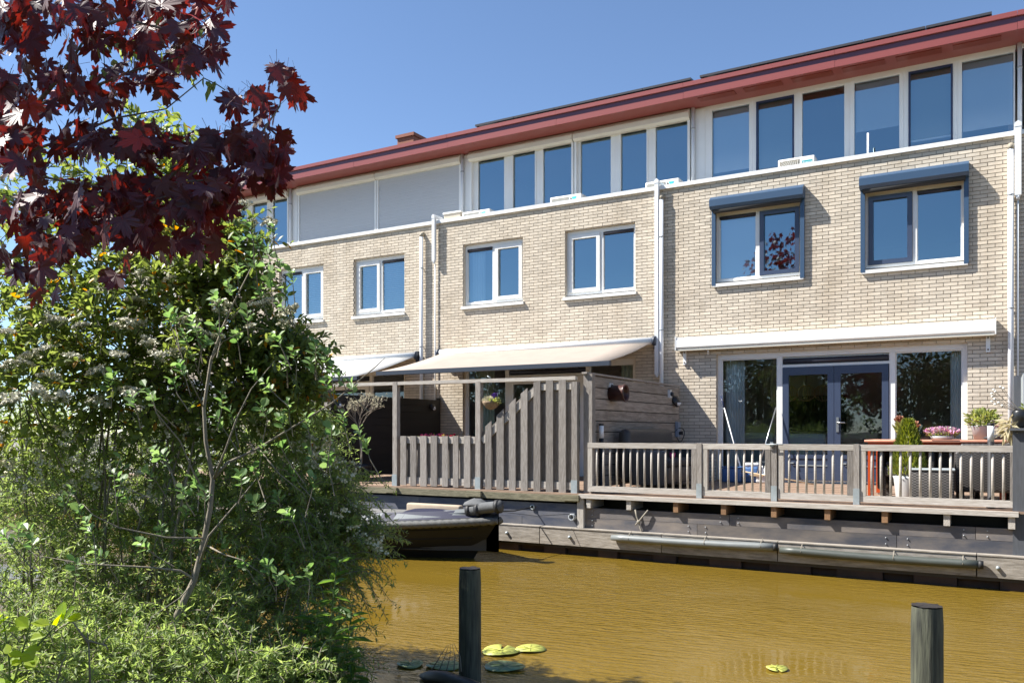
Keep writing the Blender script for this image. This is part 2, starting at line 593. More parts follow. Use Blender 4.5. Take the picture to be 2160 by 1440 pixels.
def boxes(name, lst, m, parent, kind=None):
    """several small boxes joined into one part"""
    c = Vector((lst[0][0], lst[0][2], lst[0][4]))
    V, F = [], []
    for x0, x1, y0, y1, z0, z1 in lst:
        o = len(V)
        for z in (z0, z1):
            for p in ((x0, y0), (x1, y0), (x1, y1), (x0, y1)):
                V.append(Vector((p[0], p[1], z)) - c)
        F += [tuple(o + k for k in f) for f in BOXF]
    ob = mobj(name, V, F, m, parent, c)
    if kind:
        ob['kind'] = kind
    return ob


def pleats(name, x0, x1, y, z0, z1, m, parent, waves=8, amp=0.03):
    n = waves * 8
    V, F = [], []
    cx = (x0 + x1) / 2
    for i in range(n + 1):
        t = i / n
        yy = amp * math.sin(t * waves * 2 * math.pi) + amp * 0.4 * math.sin(t * waves * 5.1)
        V += [(x0 + (x1 - x0) * t - cx, yy, 0), (x0 + (x1 - x0) * t - cx, yy, z1 - z0)]
    for i in range(n):
        F.append((2 * i, 2 * i + 2, 2 * i + 3, 2 * i + 1))
    return mobj(name, V, F, m, parent, (cx, y, z0), True)


def scatter(name, tmpl_v, tmpl_f, pos, R, sc, mats, parent, loc, midx=None, smooth=False):
    """one mesh with a copy of a small template (leaf, petal) at every position; numpy so it is fast"""
    T = np.asarray(tmpl_v, float)
    P = np.asarray(pos, float) - np.asarray(loc, float)
    nv, M_ = len(T), len(P)
    sc = np.asarray(sc, float).reshape(-1, 1, 1) if np.ndim(sc) else np.full((M_, 1, 1), sc)
    V = np.einsum('nij,kj->nki', R, T) * sc + P[:, None, :]
    me = bpy.data.meshes.new(name)
    me.vertices.add(nv * M_)
    me.vertices.foreach_set('co', V.reshape(-1).astype(np.float32))
    cnt = np.array([len(f) for f in tmpl_f])
    flat = np.concatenate([np.array(f) for f in tmpl_f])
    loops = (flat[None, :] + (np.arange(M_) * nv)[:, None]).reshape(-1)
    me.loops.add(len(loops))
    me.loops.foreach_set('vertex_index', loops.astype(np.int32))
    tot = np.tile(cnt, M_)
    me.polygons.add(len(tot))
    start = np.concatenate([[0], np.cumsum(tot)[:-1]])
    me.polygons.foreach_set('loop_start', start.astype(np.int32))
    try:
        me.polygons.foreach_set('loop_total', tot.astype(np.int32))
    except Exception:
        pass
    for m in (mats if isinstance(mats, (list, tuple)) else [mats]):
        me.materials.append(MATS[m])
    if midx is not None:
        me.polygons.foreach_set('material_index', np.repeat(np.asarray(midx), len(tmpl_f)).astype(np.int32))
    if smooth:
        me.polygons.foreach_set('use_smooth', np.ones(len(tot), bool))
    me.update(calc_edges=True)
    me.validate()
    return link(bpy.data.objects.new(name, me), parent, loc)


def unit(a):
    return a / np.maximum(np.linalg.norm(a, axis=-1, keepdims=True), 1e-9)


def rots(d, n):
    """rotation matrices whose x axis is d and whose z axis leans to n"""
    x = unit(np.asarray(d, float))
    z = np.asarray(n, float) - x * np.sum(np.asarray(n, float) * x, -1, keepdims=True)
    bad = np.linalg.norm(z, axis=-1) < 1e-3
    z[bad] = np.cross(x[bad], [0.3, 0.5, 0.8])
    z = unit(z)
    y = np.cross(z, x)
    return np.stack([x, y, z], -1)


LEAF = ([(0, 0, 0), (.22, -.19, .05), (.62, -.21, .05), (1, 0, -.10), (.62, .21, .05), (.22, .19, .05)], [(0, 1, 2, 3), (0, 3, 4, 5)])
LEAF_NARROW = ([(0, 0, 0), (.42, -.13, .05), (1, 0, -.06), (.42, .13, .05)], [(0, 1, 2), (0, 2, 3)])
LEAF_ROUND = ([(0, 0, 0), (.20, -.10, .02), (.48, -.30, .06), (.80, -.27, .05), (1, 0, -.06), (.80, .27, .05), (.48, .30, .06), (.20, .10, .02)],
              [(0, 1, 2, 3, 4), (0, 4, 5, 6, 7)])
PETAL = ([(-.5, -.5, 0), (.5, -.5, 0), (.5, .5, 0), (-.5, .5, 0)], [(0, 1, 2, 3)])

# ================================================================== the setting: water, quay ground, bank
FY = 15.40            # brick face of the facade
TY = 16.30            # window wall of the set-back top storey
DECK = 0.90           # level of the wooden decks over the water
RAILY = 11.15
WB, WT = 4.58, 5.93   # first-floor windows, bottom and top
BT = 6.48             # top of the brickwork
SOF = 8.275           # soffit of the eaves
BR_P, BR_H = 0.21, 0.0625

# water: one murky sheet with fine wind ripples
wm = bpy.data.materials.new('murky_water')
nt, N, L = nodes_of(wm)
b = N['Principled BSDF']
b.inputs['Roughness'].default_value = 0.03
b.inputs['IOR'].default_value = 1.33
tc = N.new('ShaderNodeTexCoord')
big = N.new('ShaderNodeTexNoise')
big.inputs['Scale'].default_value = 0.28
big.inputs['Detail'].default_value = 3
L.new(tc.outputs['Object'], big.inputs['Vector'])
mx = N.new('ShaderNodeMix')
mx.data_type = 'RGBA'
mx.inputs['A'].default_value = (0.168, 0.108, 0.015, 1)
mx.inputs['B'].default_value = (0.125, 0.080, 0.010, 1)
L.new(big.outputs[0], mx.inputs['Factor'])
L.new(mx.outputs['Result'], b.inputs['Base Color'])
mp = N.new('ShaderNodeMapping')
mp.inputs['Rotation'].default_value = (0, 0, math.radians(-22))
mp.inputs['Scale'].default_value = (1.0, 2.6, 1.0)
L.new(tc.outputs['Object'], mp.inputs['Vector'])
n1 = N.new('ShaderNodeTexNoise')
n1.inputs['Scale'].default_value = 3.4
n1.inputs['Detail'].default_value = 4
n1.inputs['Roughness'].default_value = 0.6
n1.inputs['Distortion'].default_value = 0.8
L.new(mp.outputs[0], n1.inputs['Vector'])
patch = N.new('ShaderNodeTexNoise')
patch.inputs['Scale'].default_value = 0.33
patch.inputs['Detail'].default_value = 2
L.new(tc.outputs['Object'], patch.inputs['Vector'])
pr = N.new('ShaderNodeMapRange')
pr.inputs[1].default_value = 0.40
pr.inputs[2].default_value = 0.60
pr.inputs[3].default_value = 0.05
pr.inputs[4].default_value = 1.0
L.new(patch.outputs[0], pr.inputs[0])
ml = N.new('ShaderNodeMath')
ml.operation = 'MULTIPLY'
wv = N.new('ShaderNodeTexWave')
wv.wave_type = 'BANDS'
wv.bands_direction = 'Y'
wv.inputs['Scale'].default_value = 1.5
wv.inputs['Distortion'].default_value = 9.0
wv.inputs['Detail'].default_value = 3
wv.inputs['Detail Scale'].default_value = 1.6
wv.inputs['Detail Roughness'].default_value = .6
L.new(mp.outputs[0], wv.inputs['Vector'])
sw = N.new('ShaderNodeMath')
sw.operation = 'MULTIPLY_ADD'
sw.inputs[1].default_value = .18
L.new(wv.outputs['Fac'], sw.inputs[0])
L.new(n1.outputs[0], sw.inputs[2])
L.new(sw.outputs[0], ml.inputs[0])
L.new(pr.outputs[0], ml.inputs[1])
bp = N.new('ShaderNodeBump')
bp.inputs['Strength'].default_value = 1.0
bp.inputs['Distance'].default_value = 0.030
L.new(ml.outputs[0], bp.inputs['Height'])
L.new(bp.outputs[0], b.inputs['Normal'])
MATS['murky_water'] = wm

wat = mobj('water', [(-90, 1.0, 0), (90, 1.0, 0), (90, 11.6, 0), (-90, 11.6, 0)], [(0, 1, 2, 3)], 'murky_water')
wat['kind'] = 'structure'
tag(wat, 'murky ochre canal water with fine wind ripples', 'water', kind='structure')

# land under and behind the houses
mat('paving', (0.22, 0.20, 0.18), 0.9, var=0.4, nscale=4)
gr = mobj('ground', [(-400, 11.55, 0.5), (400, 11.55, 0.5), (400, 900, 0.5), (-400, 900, 0.5)], [(0, 1, 2, 3)], 'paving')
tag(gr, 'paved ground under and behind the row of houses', 'ground', kind='structure')

# near bank: uneven soil rising from the water, under the shrubs and the camera
mat('bank_soil', (0.065, 0.060, 0.030), 0.95, var=0.8, nscale=6, dark=(0.028, 0.024, 0.016), bump=0.6)
bx = np.linspace(-40, 40, 161)
V, F = [], []
prof = [(-900, 0.35), (-20, 0.35), (-2, 0.32), (1.6, 0.30), (2.6, 0.24), (3.3, 0.12), (3.75, -0.05), (4.2, -0.35)]
for i, x in enumerate(bx):
    s = 0.22 * math.sin(x * 0.9) + 0.13 * math.sin(x * 2.3 + 1)
    # the bank steps forward to the left of the camera, where the shrubs stand
    push = 0.95 / (1 + math.exp((x + 3.6) * 2.2))
    for j, (y, z) in enumerate(prof):
        X = x * (1 if abs(y) < 30 else 15)
        V.append((X, y + (s + push if y > 1 else 0), z + (0.03 * math.sin(x * 3.1 + y * 2) if y > -3 else 0)))
m_ = len(prof)
for i in range(len(bx) - 1):
    for j in range(m_ - 1):
        F.append((i * m_ + j, (i + 1) * m_ + j, (i + 1) * m_ + j + 1, i * m_ + j + 1))
bk = mobj('bank', V, F, 'bank_soil', smooth=True)
tag(bk, 'dark soil bank on the near side of the canal', 'bank', kind='structure')


# ================================================================== the row of houses
def brick_rows(xl, xr, holes, zb, zt):
    """every brick of a facade: stretcher bond, cut at the openings"""
    out = []
    k0, k1 = int(round(zb / BR_H)), int(round(zt / BR_H))
    for k in range(k0, k1):
        z0, z1 = k * BR_H + 0.0055, (k + 1) * BR_H - 0.0055
        zc = (z0 + z1) / 2
        off = BR_P / 2 if k % 2 else 0
        i0 = math.floor((xl - off) / BR_P)
        i1 = math.ceil((xr - off) / BR_P)
        cuts = [(h[0], h[1]) for h in holes if h[2] < zc < h[3]]
        for i in range(i0, i1):
            a, c = i * BR_P + off + 0.005, (i + 1) * BR_P + off - 0.005
            a, c = max(a, xl), min(c, xr)
            segs = [(a, c)]
            for h0, h1 in cuts:
                nx = []
                for s0, s1 in segs:
                    if h1 <= s0 or h0 >= s1:
                        nx.append((s0, s1))
                    else:
                        if h0 - s0 > 0.02:
                            nx.append((s0, h0))
                        if s1 - h1 > 0.02:
                            nx.append((h1, s1))
                segs = nx
            for s0, s1 in segs:
                if s1 - s0 > 0.02:
                    out.append((s0, s1, z0, z1))
    return out


def facade(root, xl, xr, holes, singles_zmin=3.7, zb=0.75):
    # backing wall with the openings cut out and their reveals
    xs = sorted({xl, xr} | {v for h in holes for v in h[:2]})
    zs = sorted({zb, BT} | {min(max(v, zb), BT) for h in holes for v in h[2:4]})
    V, F = [], []
    y0, y1 = FY + 0.009, FY + 0.30

    def quad(*p):
        o = len(V)
        V.extend(Vector(q) - wloc(root) for q in p)
        F.append((o, o + 1, o + 2, o + 3))
    for i in range(len(xs) - 1):
        for j in range(len(zs) - 1):
            cx, cz = (xs[i] + xs[i + 1]) / 2, (zs[j] + zs[j + 1]) / 2
            if any(h[0] < cx < h[1] and h[2] < cz < h[3] for h in holes):
                continue
            quad((xs[i], y0, zs[j]), (xs[i + 1], y0, zs[j]), (xs[i + 1], y0, zs[j + 1]), (xs[i], y0, zs[j + 1]))
    nm = len(F)
    for h in holes:
        a, c, e, g = h[:4]
        quad((a, y0, e), (a, y1, e), (a, y1, g), (a, y0, g))
        quad((c, y1, e), (c, y0, e), (c, y0, g), (c, y1, g))
        quad((a, y0, g), (a, y1, g), (c, y1, g), (c, y0, g))
        quad((a, y1, e), (a, y0, e), (c, y0, e), (c, y1, e))
    mobj('wall', V, F, ['mortar', 'brick'], root, wloc(root), midx=[0] * nm + [1] * (len(F) - nm))
    # bricks, proud of the joints; the nearest full ones are objects, the rest one mesh
    rows = brick_rows(xl, xr, holes, zb, BT)
    full, rest = [], []
    for r in rows:
        xm, zm = (r[0] + r[1]) / 2, (r[2] + r[3]) / 2
        zc = -xm * SP + FY * CP
        u = (xm * CP + FY * SP) / zc
        pxx = 1080 + u * FPX
        pyy = HOR - (zm - CAMZ) / zc * FPX
        ok = abs((r[1] - r[0]) - 0.2) < 0.002 and zm > singles_zmin and 560 < pxx < 2126 and pyy > 0
        (full if ok else rest).append((zc, r))
    full.sort(key=lambda t: t[0])
    rest += full[300:]
    full = full[:300]
    me = box_mesh(0.2, 0.036, BR_H - 0.011, 'brick')
    rr = random.Random(int(abs(xl) * 10))
    for _, r in full:
        o = bpy.data.objects.new('brick', me)
        link(o, root, ((r[0] + r[1]) / 2, FY + 0.018 + rr.uniform(-0.0016, 0.0016), (r[2] + r[3]) / 2))
        o.rotation_euler = (rr.uniform(-.006, .006), rr.uniform(-.006, .006), rr.uniform(-.006, .006))
    V, F = [], []
    w = wloc(root)
    for _, (a, c, e, g) in rest:
        o = len(V)
        d = rr.uniform(-0.0016, 0.0016)
        t = [rr.uniform(-.0012, .0012) for _ in range(4)]
        ya, yb = FY + d, FY + 0.036
        V += [Vector(p) - w for p in ((a, ya + t[0], e), (c, ya + t[1], e), (c, yb, e), (a, yb, e),
                                      (a, ya + t[2], g), (c, ya + t[3], g), (c, yb, g), (a, yb, g))]
        F += [tuple(o + k for k in f) for f in (BOXF[0], BOXF[1], BOXF[2], BOXF[3], BOXF[5])]
    o = mobj('brick_courses', V, F, 'brick', root, w)
    o['kind'] = 'stuff'


def upper_window(root, x0, x1, sash, sash_mat='white_paint', vent=True, blind=None, curtain=None):
    """two-light first-floor window: one fixed light with a vent strip, one opening sash"""
    yf = FY + 0.085
    w = empty('window', root, ((x0 + x1) / 2, yf, WB))
    frame('frame', x0 + .006, x1 - .006, yf, yf + 0.07, WB + .03, WT - .006, 0.055, 'white_paint', w, tt=0.085, tb=0.05)
    xm = (x0 + x1) / 2 + (0.015 if sash == 'L' else -0.015)
    box('mullion', xm - 0.034, xm + 0.034, yf + .002, yf + 0.068, WB + .08, WT - .091, 'white_paint', w)
    for side in 'LR':
        a, c = (x0 + .061, xm - 0.034) if side == 'L' else (xm + 0.034, x1 - .061)
        z0, z1 = WB + .08, WT - .091
        if side == sash:
            frame('sash', a + .004, c - .004, yf - 0.022, yf + 0.04, z0 + .003, z1 - .004, 0.075, sash_mat, w)
            a, c, z0, z1 = a + .077, c - .077, z0 + .075, z1 - .077
        else:
            frame('glazing_bead', a, c, yf + 0.022, yf + 0.034, z0, z1, 0.014, 'white_paint', w)
            if vent:
                tube('vent', [(a + .005, yf + .012, z1 - .035), (c - .005, yf + .012, z1 - .035)], 0.030, 'dark_vent', w, 8)
                z1 -= 0.06
        pane('pane', a, c, yf + 0.036, z0, z1, 'glass_upper', w)
    if blind == 'venetian':
        zz, lst = WB + .1, []
        while zz < WT - .1:
            lst.append((x0 + .07, x1 - .07, yf + .10, yf + .125, zz, zz + .030))
            zz += 0.045
        boxes('blind', lst, 'blind_white', w, 'stuff')
    if blind == 'plain':
        box('blind', x0 + .07, xm - .01, yf + .10, yf + .105, WB + .1, WT - .1, 'blind_white', w)
    if curtain:
        pleats('curtain', curtain[0], curtain[1], yf + 0.16, WB + .05, WT, 'curtain', w, 5)
    # sill
    sl = prism('sill', [(x0 - .03, WB - .075), (x1 + .03, WB - .075), (x1 + .03, WB - .015), (x0 - .03, WB - .015)], FY - 0.055, FY + 0.10, 'white_paint', w)
    return w


def roller_shutter(root, x0, x1):
    """dark blue shutter box and guide rails round a window"""
    s = empty('roller_shutter', root, ((x0 + x1) / 2, FY, WT))
    z0, z1, d = WT - 0.005, WT + 0.235, 0.205
    prof = [(FY - d, z0 + .05), (FY - d, z1 - .07), (FY - d + .10, z1), (FY - .002, z1), (FY - .002, z0), (FY - d + .05, z0)]
    c = Vector((x0 - .05, FY, z0))
    V = [Vector((x0 - .05, y, z)) - c for y, z in prof] + [Vector((x1 + .05, y, z)) - c for y, z in prof]
    n = len(prof)
    F = [tuple(reversed(range(n))), tuple(range(n, 2 * n))] + [(i, (i + 1) % n, (i + 1) % n + n, i + n) for i in range(n)]
    mobj('shutter_box', V, F, 'shutter_blue', s, c)
    tube('shutter_roll', [(x0, FY - .09, z0 - .01), (x1, FY - .09, z0 - .01)], 0.055, 'rubber', s, 10)
    for a, cc in ((x0 - .045, x0 + .025), (x1 - .025, x1 + .045)):
        box('guide_rail', a, cc, FY - .06, FY - .003, WB - .05, z0 - .001, 'shutter_blue', s)


def ground_doors(root, x0, x1, dx0, dx1, leaf, navy, handle=True):
    """floor-to-lintel frame: side light, pair of glazed doors (or a door), side light"""
    yf, z0, z1 = FY + 0.085, DECK + .02, 3.27
    pw = 'white_paint'
    g = empty('garden_front', root, ((x0 + x1) / 2, yf, DECK))
    frame('frame', x0 + .004, x1 - .004, yf, yf + .09, z0, z1 - .005, 0.07, pw, g, tt=0.11, tb=0.09)
    for x in (dx0, dx1):
        box('post', x - .045, x + .045, yf - .004, yf + .085, z0 + .091, z1 - .116, pw, g)
    for a, c in ((x0 + .075, dx0 - .046), (dx1 + .046, x1 - .075)):
        frame('glazing_bead', a, c, yf + .02, yf + .04, z0 + .092, z1 - .117, 0.018, pw, g)
        pane('pane', a + .012, c - .012, yf + .045, z0 + .10, z1 - .125, 'glass_ground', g)
    box('transom', dx0 + .046, dx1 - .046, yf - .002, yf + .08, 2.965, 3.01, pw, g)
    tube('vent', [(dx0 + .06, yf + .03, 3.075), (dx1 - .06, yf + .03, 3.075)], 0.052, 'dark_vent', g, 10)
    box('vent_board', dx0 + .047, dx1 - .047, yf + .05, yf + .07, 3.012, z1 - .118, pw, g)
    n = leaf
    w = (dx1 - dx0 - .10) / n
    for i in range(n):
        a = dx0 + .05 + i * w
        c = a + w - .006
        dm = 'door_navy' if navy else pw
        d = empty('door', g, ((a + c) / 2, yf, z0))
        frame('door_frame', a, c, yf - .02, yf + .05, z0 + .03, 2.96, 0.105, dm, d, tb=0.14, tt=0.14)
        box('door_panel', a + .106, c - .106, yf, yf + .03, z0 + .172, 1.33, dm, d)
        box('door_rail', a + .106, c - .106, yf - .015, yf + .045, 1.332, 1.40, dm, d)
        pane('pane', a + .10, c - .10, yf + .02, 1.40, 2.83, 'glass_ground', d)
        if navy:
            lst = [(a + .14, a + .20, yf - .03, yf - .001, 1.24, 1.26), (a + .18, c - .11, yf - .012, yf - .001, 1.20, 1.215)]
            boxes('panel_trim', lst, 'galvanised', d)
        if handle and i == n - 1:
            hx = a + .055
            box('handle_plate', hx - .022, hx + .022, yf - .034, yf - .021, 1.80, 2.06, 'steel', d)
            tube('handle', [(hx, yf - .034, 1.97), (hx, yf - .085, 1.97), (hx + .13, yf - .085, 1.965)], 0.011, 'steel', d, 8)
    return g


def top_light(root, x0, x1, blind=None, sash=False, lo=None, hi=None, z0=6.83, z1=8.17):
    w = empty('top_window', root, ((x0 + x1) / 2, TY, z0))
    lo = x0 - .06 if lo is None else lo + .001
    hi = x1 + .06 if hi is None else hi - .001
    box('stile', lo, x0, TY, TY + .08, z0 - .01, z1, 'white_paint', w)
    box('stile', x1, hi, TY, TY + .08, z0 - .01, z1, 'white_paint', w)
    box('head', lo, hi, TY, TY + .08, z1 + .001, z1 + .05, 'white_paint', w)
    box('bottom_rail', lo, hi, TY - .002, TY + .08, z0 - .06, z0 - .011, 'white_paint', w)
    if sash:
        frame('sash', x0 + .002, x1 - .002, TY - .012, TY + .05, z0 - .008, z1 - .002, 0.03, 'white_paint' if sash == 'w' else 'navy', w)
    pane('pane', x0, x1, TY + .04, z0 - .01, z1, 'glass_upper', w)
    if blind:
        bm, zb = blind
        box('blind', x0 + .01, x1 - .01, TY + .11, TY + .118, zb, z1, bm, w)
        box('blind_bar', x0 + .01, x1 - .01, TY + .105, TY + .125, zb - .03, zb - .001, 'blind_white', w)


def top_row(root, pts, lo, hi, blinds={}, sashes={}):
    xs = [(XT(a) + .008, XT(c) - .008) for a, c in pts]
    for i, (a, c) in enumerate(xs):
        l = lo if i == 0 else (xs[i - 1][1] + a) / 2
        h = hi if i == len(xs) - 1 else (xs[i + 1][0] + c) / 2
        top_light(root, a, c, blinds.get(i), sashes.get(i), l, h)


def interior(root, xl, xr):
    """plain rooms behind the glass: floors, party walls, back wall"""
    V, F, mi = [], [], []
    w = wloc(root)

    def quad(m, *p):
        o = len(V)
        V.extend(Vector(q) - w for q in p)
        F.append((o, o + 1, o + 2, o + 3))
        mi.append(m)
    xa, xb, ya, yb = xl + .12, xr - .12, FY + .31, FY + 6.2
    for z0, z1, y0 in ((0.92, 3.50, ya), (3.75, 6.15, ya), (6.32, 8.28, TY + .09)):
        quad(0, (xa, yb, z0), (xb, yb, z0), (xb, yb, z1), (xa, yb, z1))
        quad(0, (xa, y0, z0), (xa, yb, z0), (xa, yb, z1), (xa, y0, z1))
        quad(0, (xb, yb, z0), (xb, y0, z0), (xb, y0, z1), (xb, yb, z1))
        quad(1, (xa, y0, z0), (xb, y0, z0), (xb, yb, z0), (xa, yb, z0))
        quad(0, (xa, y0, z1), (xa, yb, z1), (xb, yb, z1), (xb, y0, z1))
    mobj('interior', V, F, ['room_wall', 'room_floor'], root, w, midx=mi)


def roof(root, xl, xr, panels=None, chimney=None, slots=False):
    r = empty('roof', root, ((xl + xr) / 2, 16, SOF))
    Y0 = 15.68
    box('soffit', xl, xr, Y0 + .036, TY + .3, SOF + .001, SOF + .03, 'red_metal', r)
    xm = (xl + xr) / 2
    for i, (a, c) in enumerate(((xl + .002, xm - .002), (xm + .002, xr - .002))):
        box('fascia', a, c, Y0 + .002 * i, Y0 + .035, SOF, SOF + .128, 'red_metal', r)
        box('eaves_trim', a, c, Y0 - .034 - .001 * i, Y0 + .10, SOF + .212, SOF + .292, 'red_metal', r)
    box('gutter_face', xl, xr, Y0 + .004, Y0 + .03, SOF + .129, SOF + .211, 'gutter_shaded', r)
    if slots:
        n = 6
        for i in range(n):
            a = xl + .25 + i * (xr - xl - .3) / n
            box('soffit_slot', a, a + (xr - xl) / n - .22, Y0 + .10, Y0 + .30, SOF - .012, SOF, 'recess_shade_red', r)  # dark plates in place of recesses, whose shade is put into the colour
    # shallow roof deck behind the eaves
    zr = SOF + .28
    V = [(xl, Y0 + .05, zr - .08), (xr, Y0 + .05, zr - .08), (xr, 25, zr + .42), (xl, 25, zr + .42),
         (xl, Y0 + .05, zr - .02), (xr, Y0 + .05, zr - .02), (xr, 25, zr + .50), (xl, 25, zr + .50)]
    c = wloc(r)
    mobj('roof_deck', [Vector(v) - c for v in V], BOXF, 'roof_dark', r, c)
    if panels:
        a0, a1, n = panels
        w = (a1 - a0) / n
        tilt = math.radians(5)
        for i in range(n):
            p = empty('solar_panel', r, (a0 + (i + .5) * w, 16.7, SOF + .50))
            bdy = box('panel_sheet', a0 + i * w + .02, a0 + (i + 1) * w - .02, 15.86, 17.5, SOF + .495, SOF + .515, 'panel_black', p, (tilt, 0, 0))
            frm = frame('panel_frame', a0 + i * w + .005, a0 + (i + 1) * w - .005, SOF + .41, SOF + .45, 15.83, 17.53, .02, 'panel_frame', p)
            frm.rotation_euler = (math.radians(90) + tilt, 0, 0)
            frm.location = Vector((a0 + (i + .5) * w, 16.68, SOF + .50)) - wloc(p)
            box('panel_leg', a0 + (i + .5) * w - .02, a0 + (i + .5) * w + .02, 16.0, 16.05, SOF + .28, SOF + .43, 'panel_frame', p)
    for (cx, cy, wd, zt) in (chimney or []):
        ch = empty('chimney', r, (cx, cy, SOF + .3))
        box('stack', cx - wd / 2, cx + wd / 2, cy, cy + wd, SOF + .2, zt - .08, 'chimney_brick', ch)
        box('cap', cx - wd / 2 - .04, cx + wd / 2 + .04, cy - .04, cy + wd + .04, zt - .08, zt, 'chimney_brick', ch)
        tube('flue', [(cx, cy + wd / 2, zt), (cx, cy + wd / 2, zt + .06)], wd * .2, 'chimney_brick', ch, 10)


def downpipe(root, x, z0, z1, r=0.04, y=FY - .075, m='pipe_white', elbow=True, brackets=3):
    d = empty('downpipe', root, (x, y, z0))
    tube('pipe', [(x, y, z0), (x, y, z1)], r, m, d, 12)
    if elbow:
        tube('elbow', [(x, y, z1 + .001), (x, y, z1 + .045), (x, y + .05, z1 + .075), (x, FY + .02, z1 + .08)], r * 1.08, 'pipe_dirty', d, 10)
    for i in range(brackets):
        z = z0 + (z1 - z0) * (i + .6) / brackets
        tube('bracket', [(x, y, z - .012), (x, y, z + .012)], r * 1.14, 'pipe_grey', d, 12)
        box('bracket_arm', x - .006, x + .006, y + r, FY + .01, z - .006, z + .006, 'pipe_grey', d)


def overflow_pipe(root, x, zbot, thin_to=None, w=0.075):
    """square rainwater overflow that comes out over the parapet"""
    d = empty('overflow_pipe', root, (x, FY - .08, zbot))
    zt = BT + .16
    box('square_pipe', x - w / 2, x + w / 2, FY - .12, FY - .045, zbot, zt - .05, 'pipe_white', d)
    prism('pipe_hood', [(x - w / 2 - .004, zt - .05), (x + w / 2 + .004, zt - .05), (x + w / 2 + .004, zt + .01), (x, zt + .045), (x - w / 2 - .004, zt + .01)],
          FY - .125, FY + .22, 'pipe_white', d)
    tube('pipe_toe', [(x, FY - .082, zbot - .06), (x, FY - .082, zbot)], [.022, .036], 'pipe_white', d, 8)
    if thin_to is not None:
        tube('thin_pipe', [(x, FY - .04, thin_to), (x, FY - .04, zbot - .05)], 0.014, 'pipe_white', d, 8)


def house(label, xl, xr, wins, holes_ground):
    root = thing('row_house', label, 'house', ((xl + xr) / 2, FY, DECK), 'terraced houses along the canal')
    holes = [(a, c, WB - .02, WT) for a, c in wins] + [(a, c, 0.80, 3.27) for a, c in holes_ground]
    facade(root, xl, xr, holes)
    # white parapet cap, terrace floor behind it
    box('parapet_cap', xl + .001, xr - .001, FY - .045, FY + .34, BT + .002, BT + .075, 'white_metal', root)
    box('terrace_floor', xl + .002, xr - .002, FY + .31, TY + .2, 6.16, 6.28, 'roof_dark', root)
    interior(root, xl, xr)
    # solid bands of the top storey
    box('window_apron', xl + .01, xr - .01, TY + .002, TY + .075, 6.281, 6.765, 'white_paint', root)
    box('head_board', xl + .01, xr - .01, TY + .004, TY + .075, 8.222, SOF, 'white_paint', root)
    return root


X = lambda p: px_x(p, FY)
XT = lambda p: px_x(p, TY)
PX2, PX3, PX4 = -10.79, -5.24, 0.31     # party walls
PX1 = -16.34

# ------------------------------------------------------------------ house on the right (navy doors, blue shutters)
wA, wB = (X(1508), X(1692)), (X(1822), X(2037))
H3 = house('pale brick house with navy garden doors and two blue shutter boxes', PX3, PX4, [wA, wB], [(X(1511), X(2041))])
upper_window(H3, *wA, 'R', 'door_navy', blind='plain')
upper_window(H3, *wB, 'L', 'door_navy')
roller_shutter(H3, *wA)
roller_shutter(H3, *wB)
gf = ground_doors(H3, X(1511), X(2041), X(1643), X(1881), 2, True)
pleats('curtain', X(1521), X(1562), FY + .32, DECK + .1, 3.2, 'curtain', gf, 7)
pleats('curtain', X(2003), X(2034), FY + .32, DECK + .1, 3.2, 'curtain', gf, 5)
pts = [(1501, 1581), (1594, 1676), (1691, 1782), (1801, 1898), (1915, 2011), (2028, 2139)]
top_row(H3, pts, PX3 + .02, PX4 - .02,
        {0: ('blind_white', 6.98), 1: ('blind_green', 6.85), 3: ('blind_white', 7.32), 4: ('blind_green', 6.98), 5: ('blind_white', 7.02)}, {1: 'n', 4: 'n'})
roof(H3, PX3, PX4, (px_x(1481, 16), px_x(2093, 16), 5), [(px_x(1788, 17.0), 17.0, .42, 9.02)], True)
downpipe(H3, X(2132), DECK, on_plane(2132, 318, FY).z, .042)
overflow_pipe(H3, X(2147), on_plane(2147, 415, FY).z, DECK + .3, .09)

# ------------------------------------------------------------------ middle house (beige awning)
wC, wD = (X(977), X(1103)), (X(1192), X(1340))
H2 = house('middle pale brick house with air units on its parapet terrace', PX2, PX3, [wC, wD], [(X(976), X(1340))])
upper_window(H2, *wC, 'R', curtain=(X(984), X(1012)))
upper_window(H2, *wD, 'L')
gf = ground_doors(H2, X(976), X(1340), X(1066), X(1236), 1, False)
pleats('curtain', X(985), X(1028), FY + .32, DECK + .1, 3.2, 'curtain_green', gf, 7)
pleats('curtain', X(1298), X(1338), FY + .32, DECK + .1, 3.2, 'curtain_green', gf, 5)
top_row(H2, ((1008, 1064), (1079, 1132), (1145, 1207), (1224, 1289), (1306, 1368), (1382, 1455)), PX2 + .02, PX3 - .02, {}, {1: 'w', 4: 'w'})


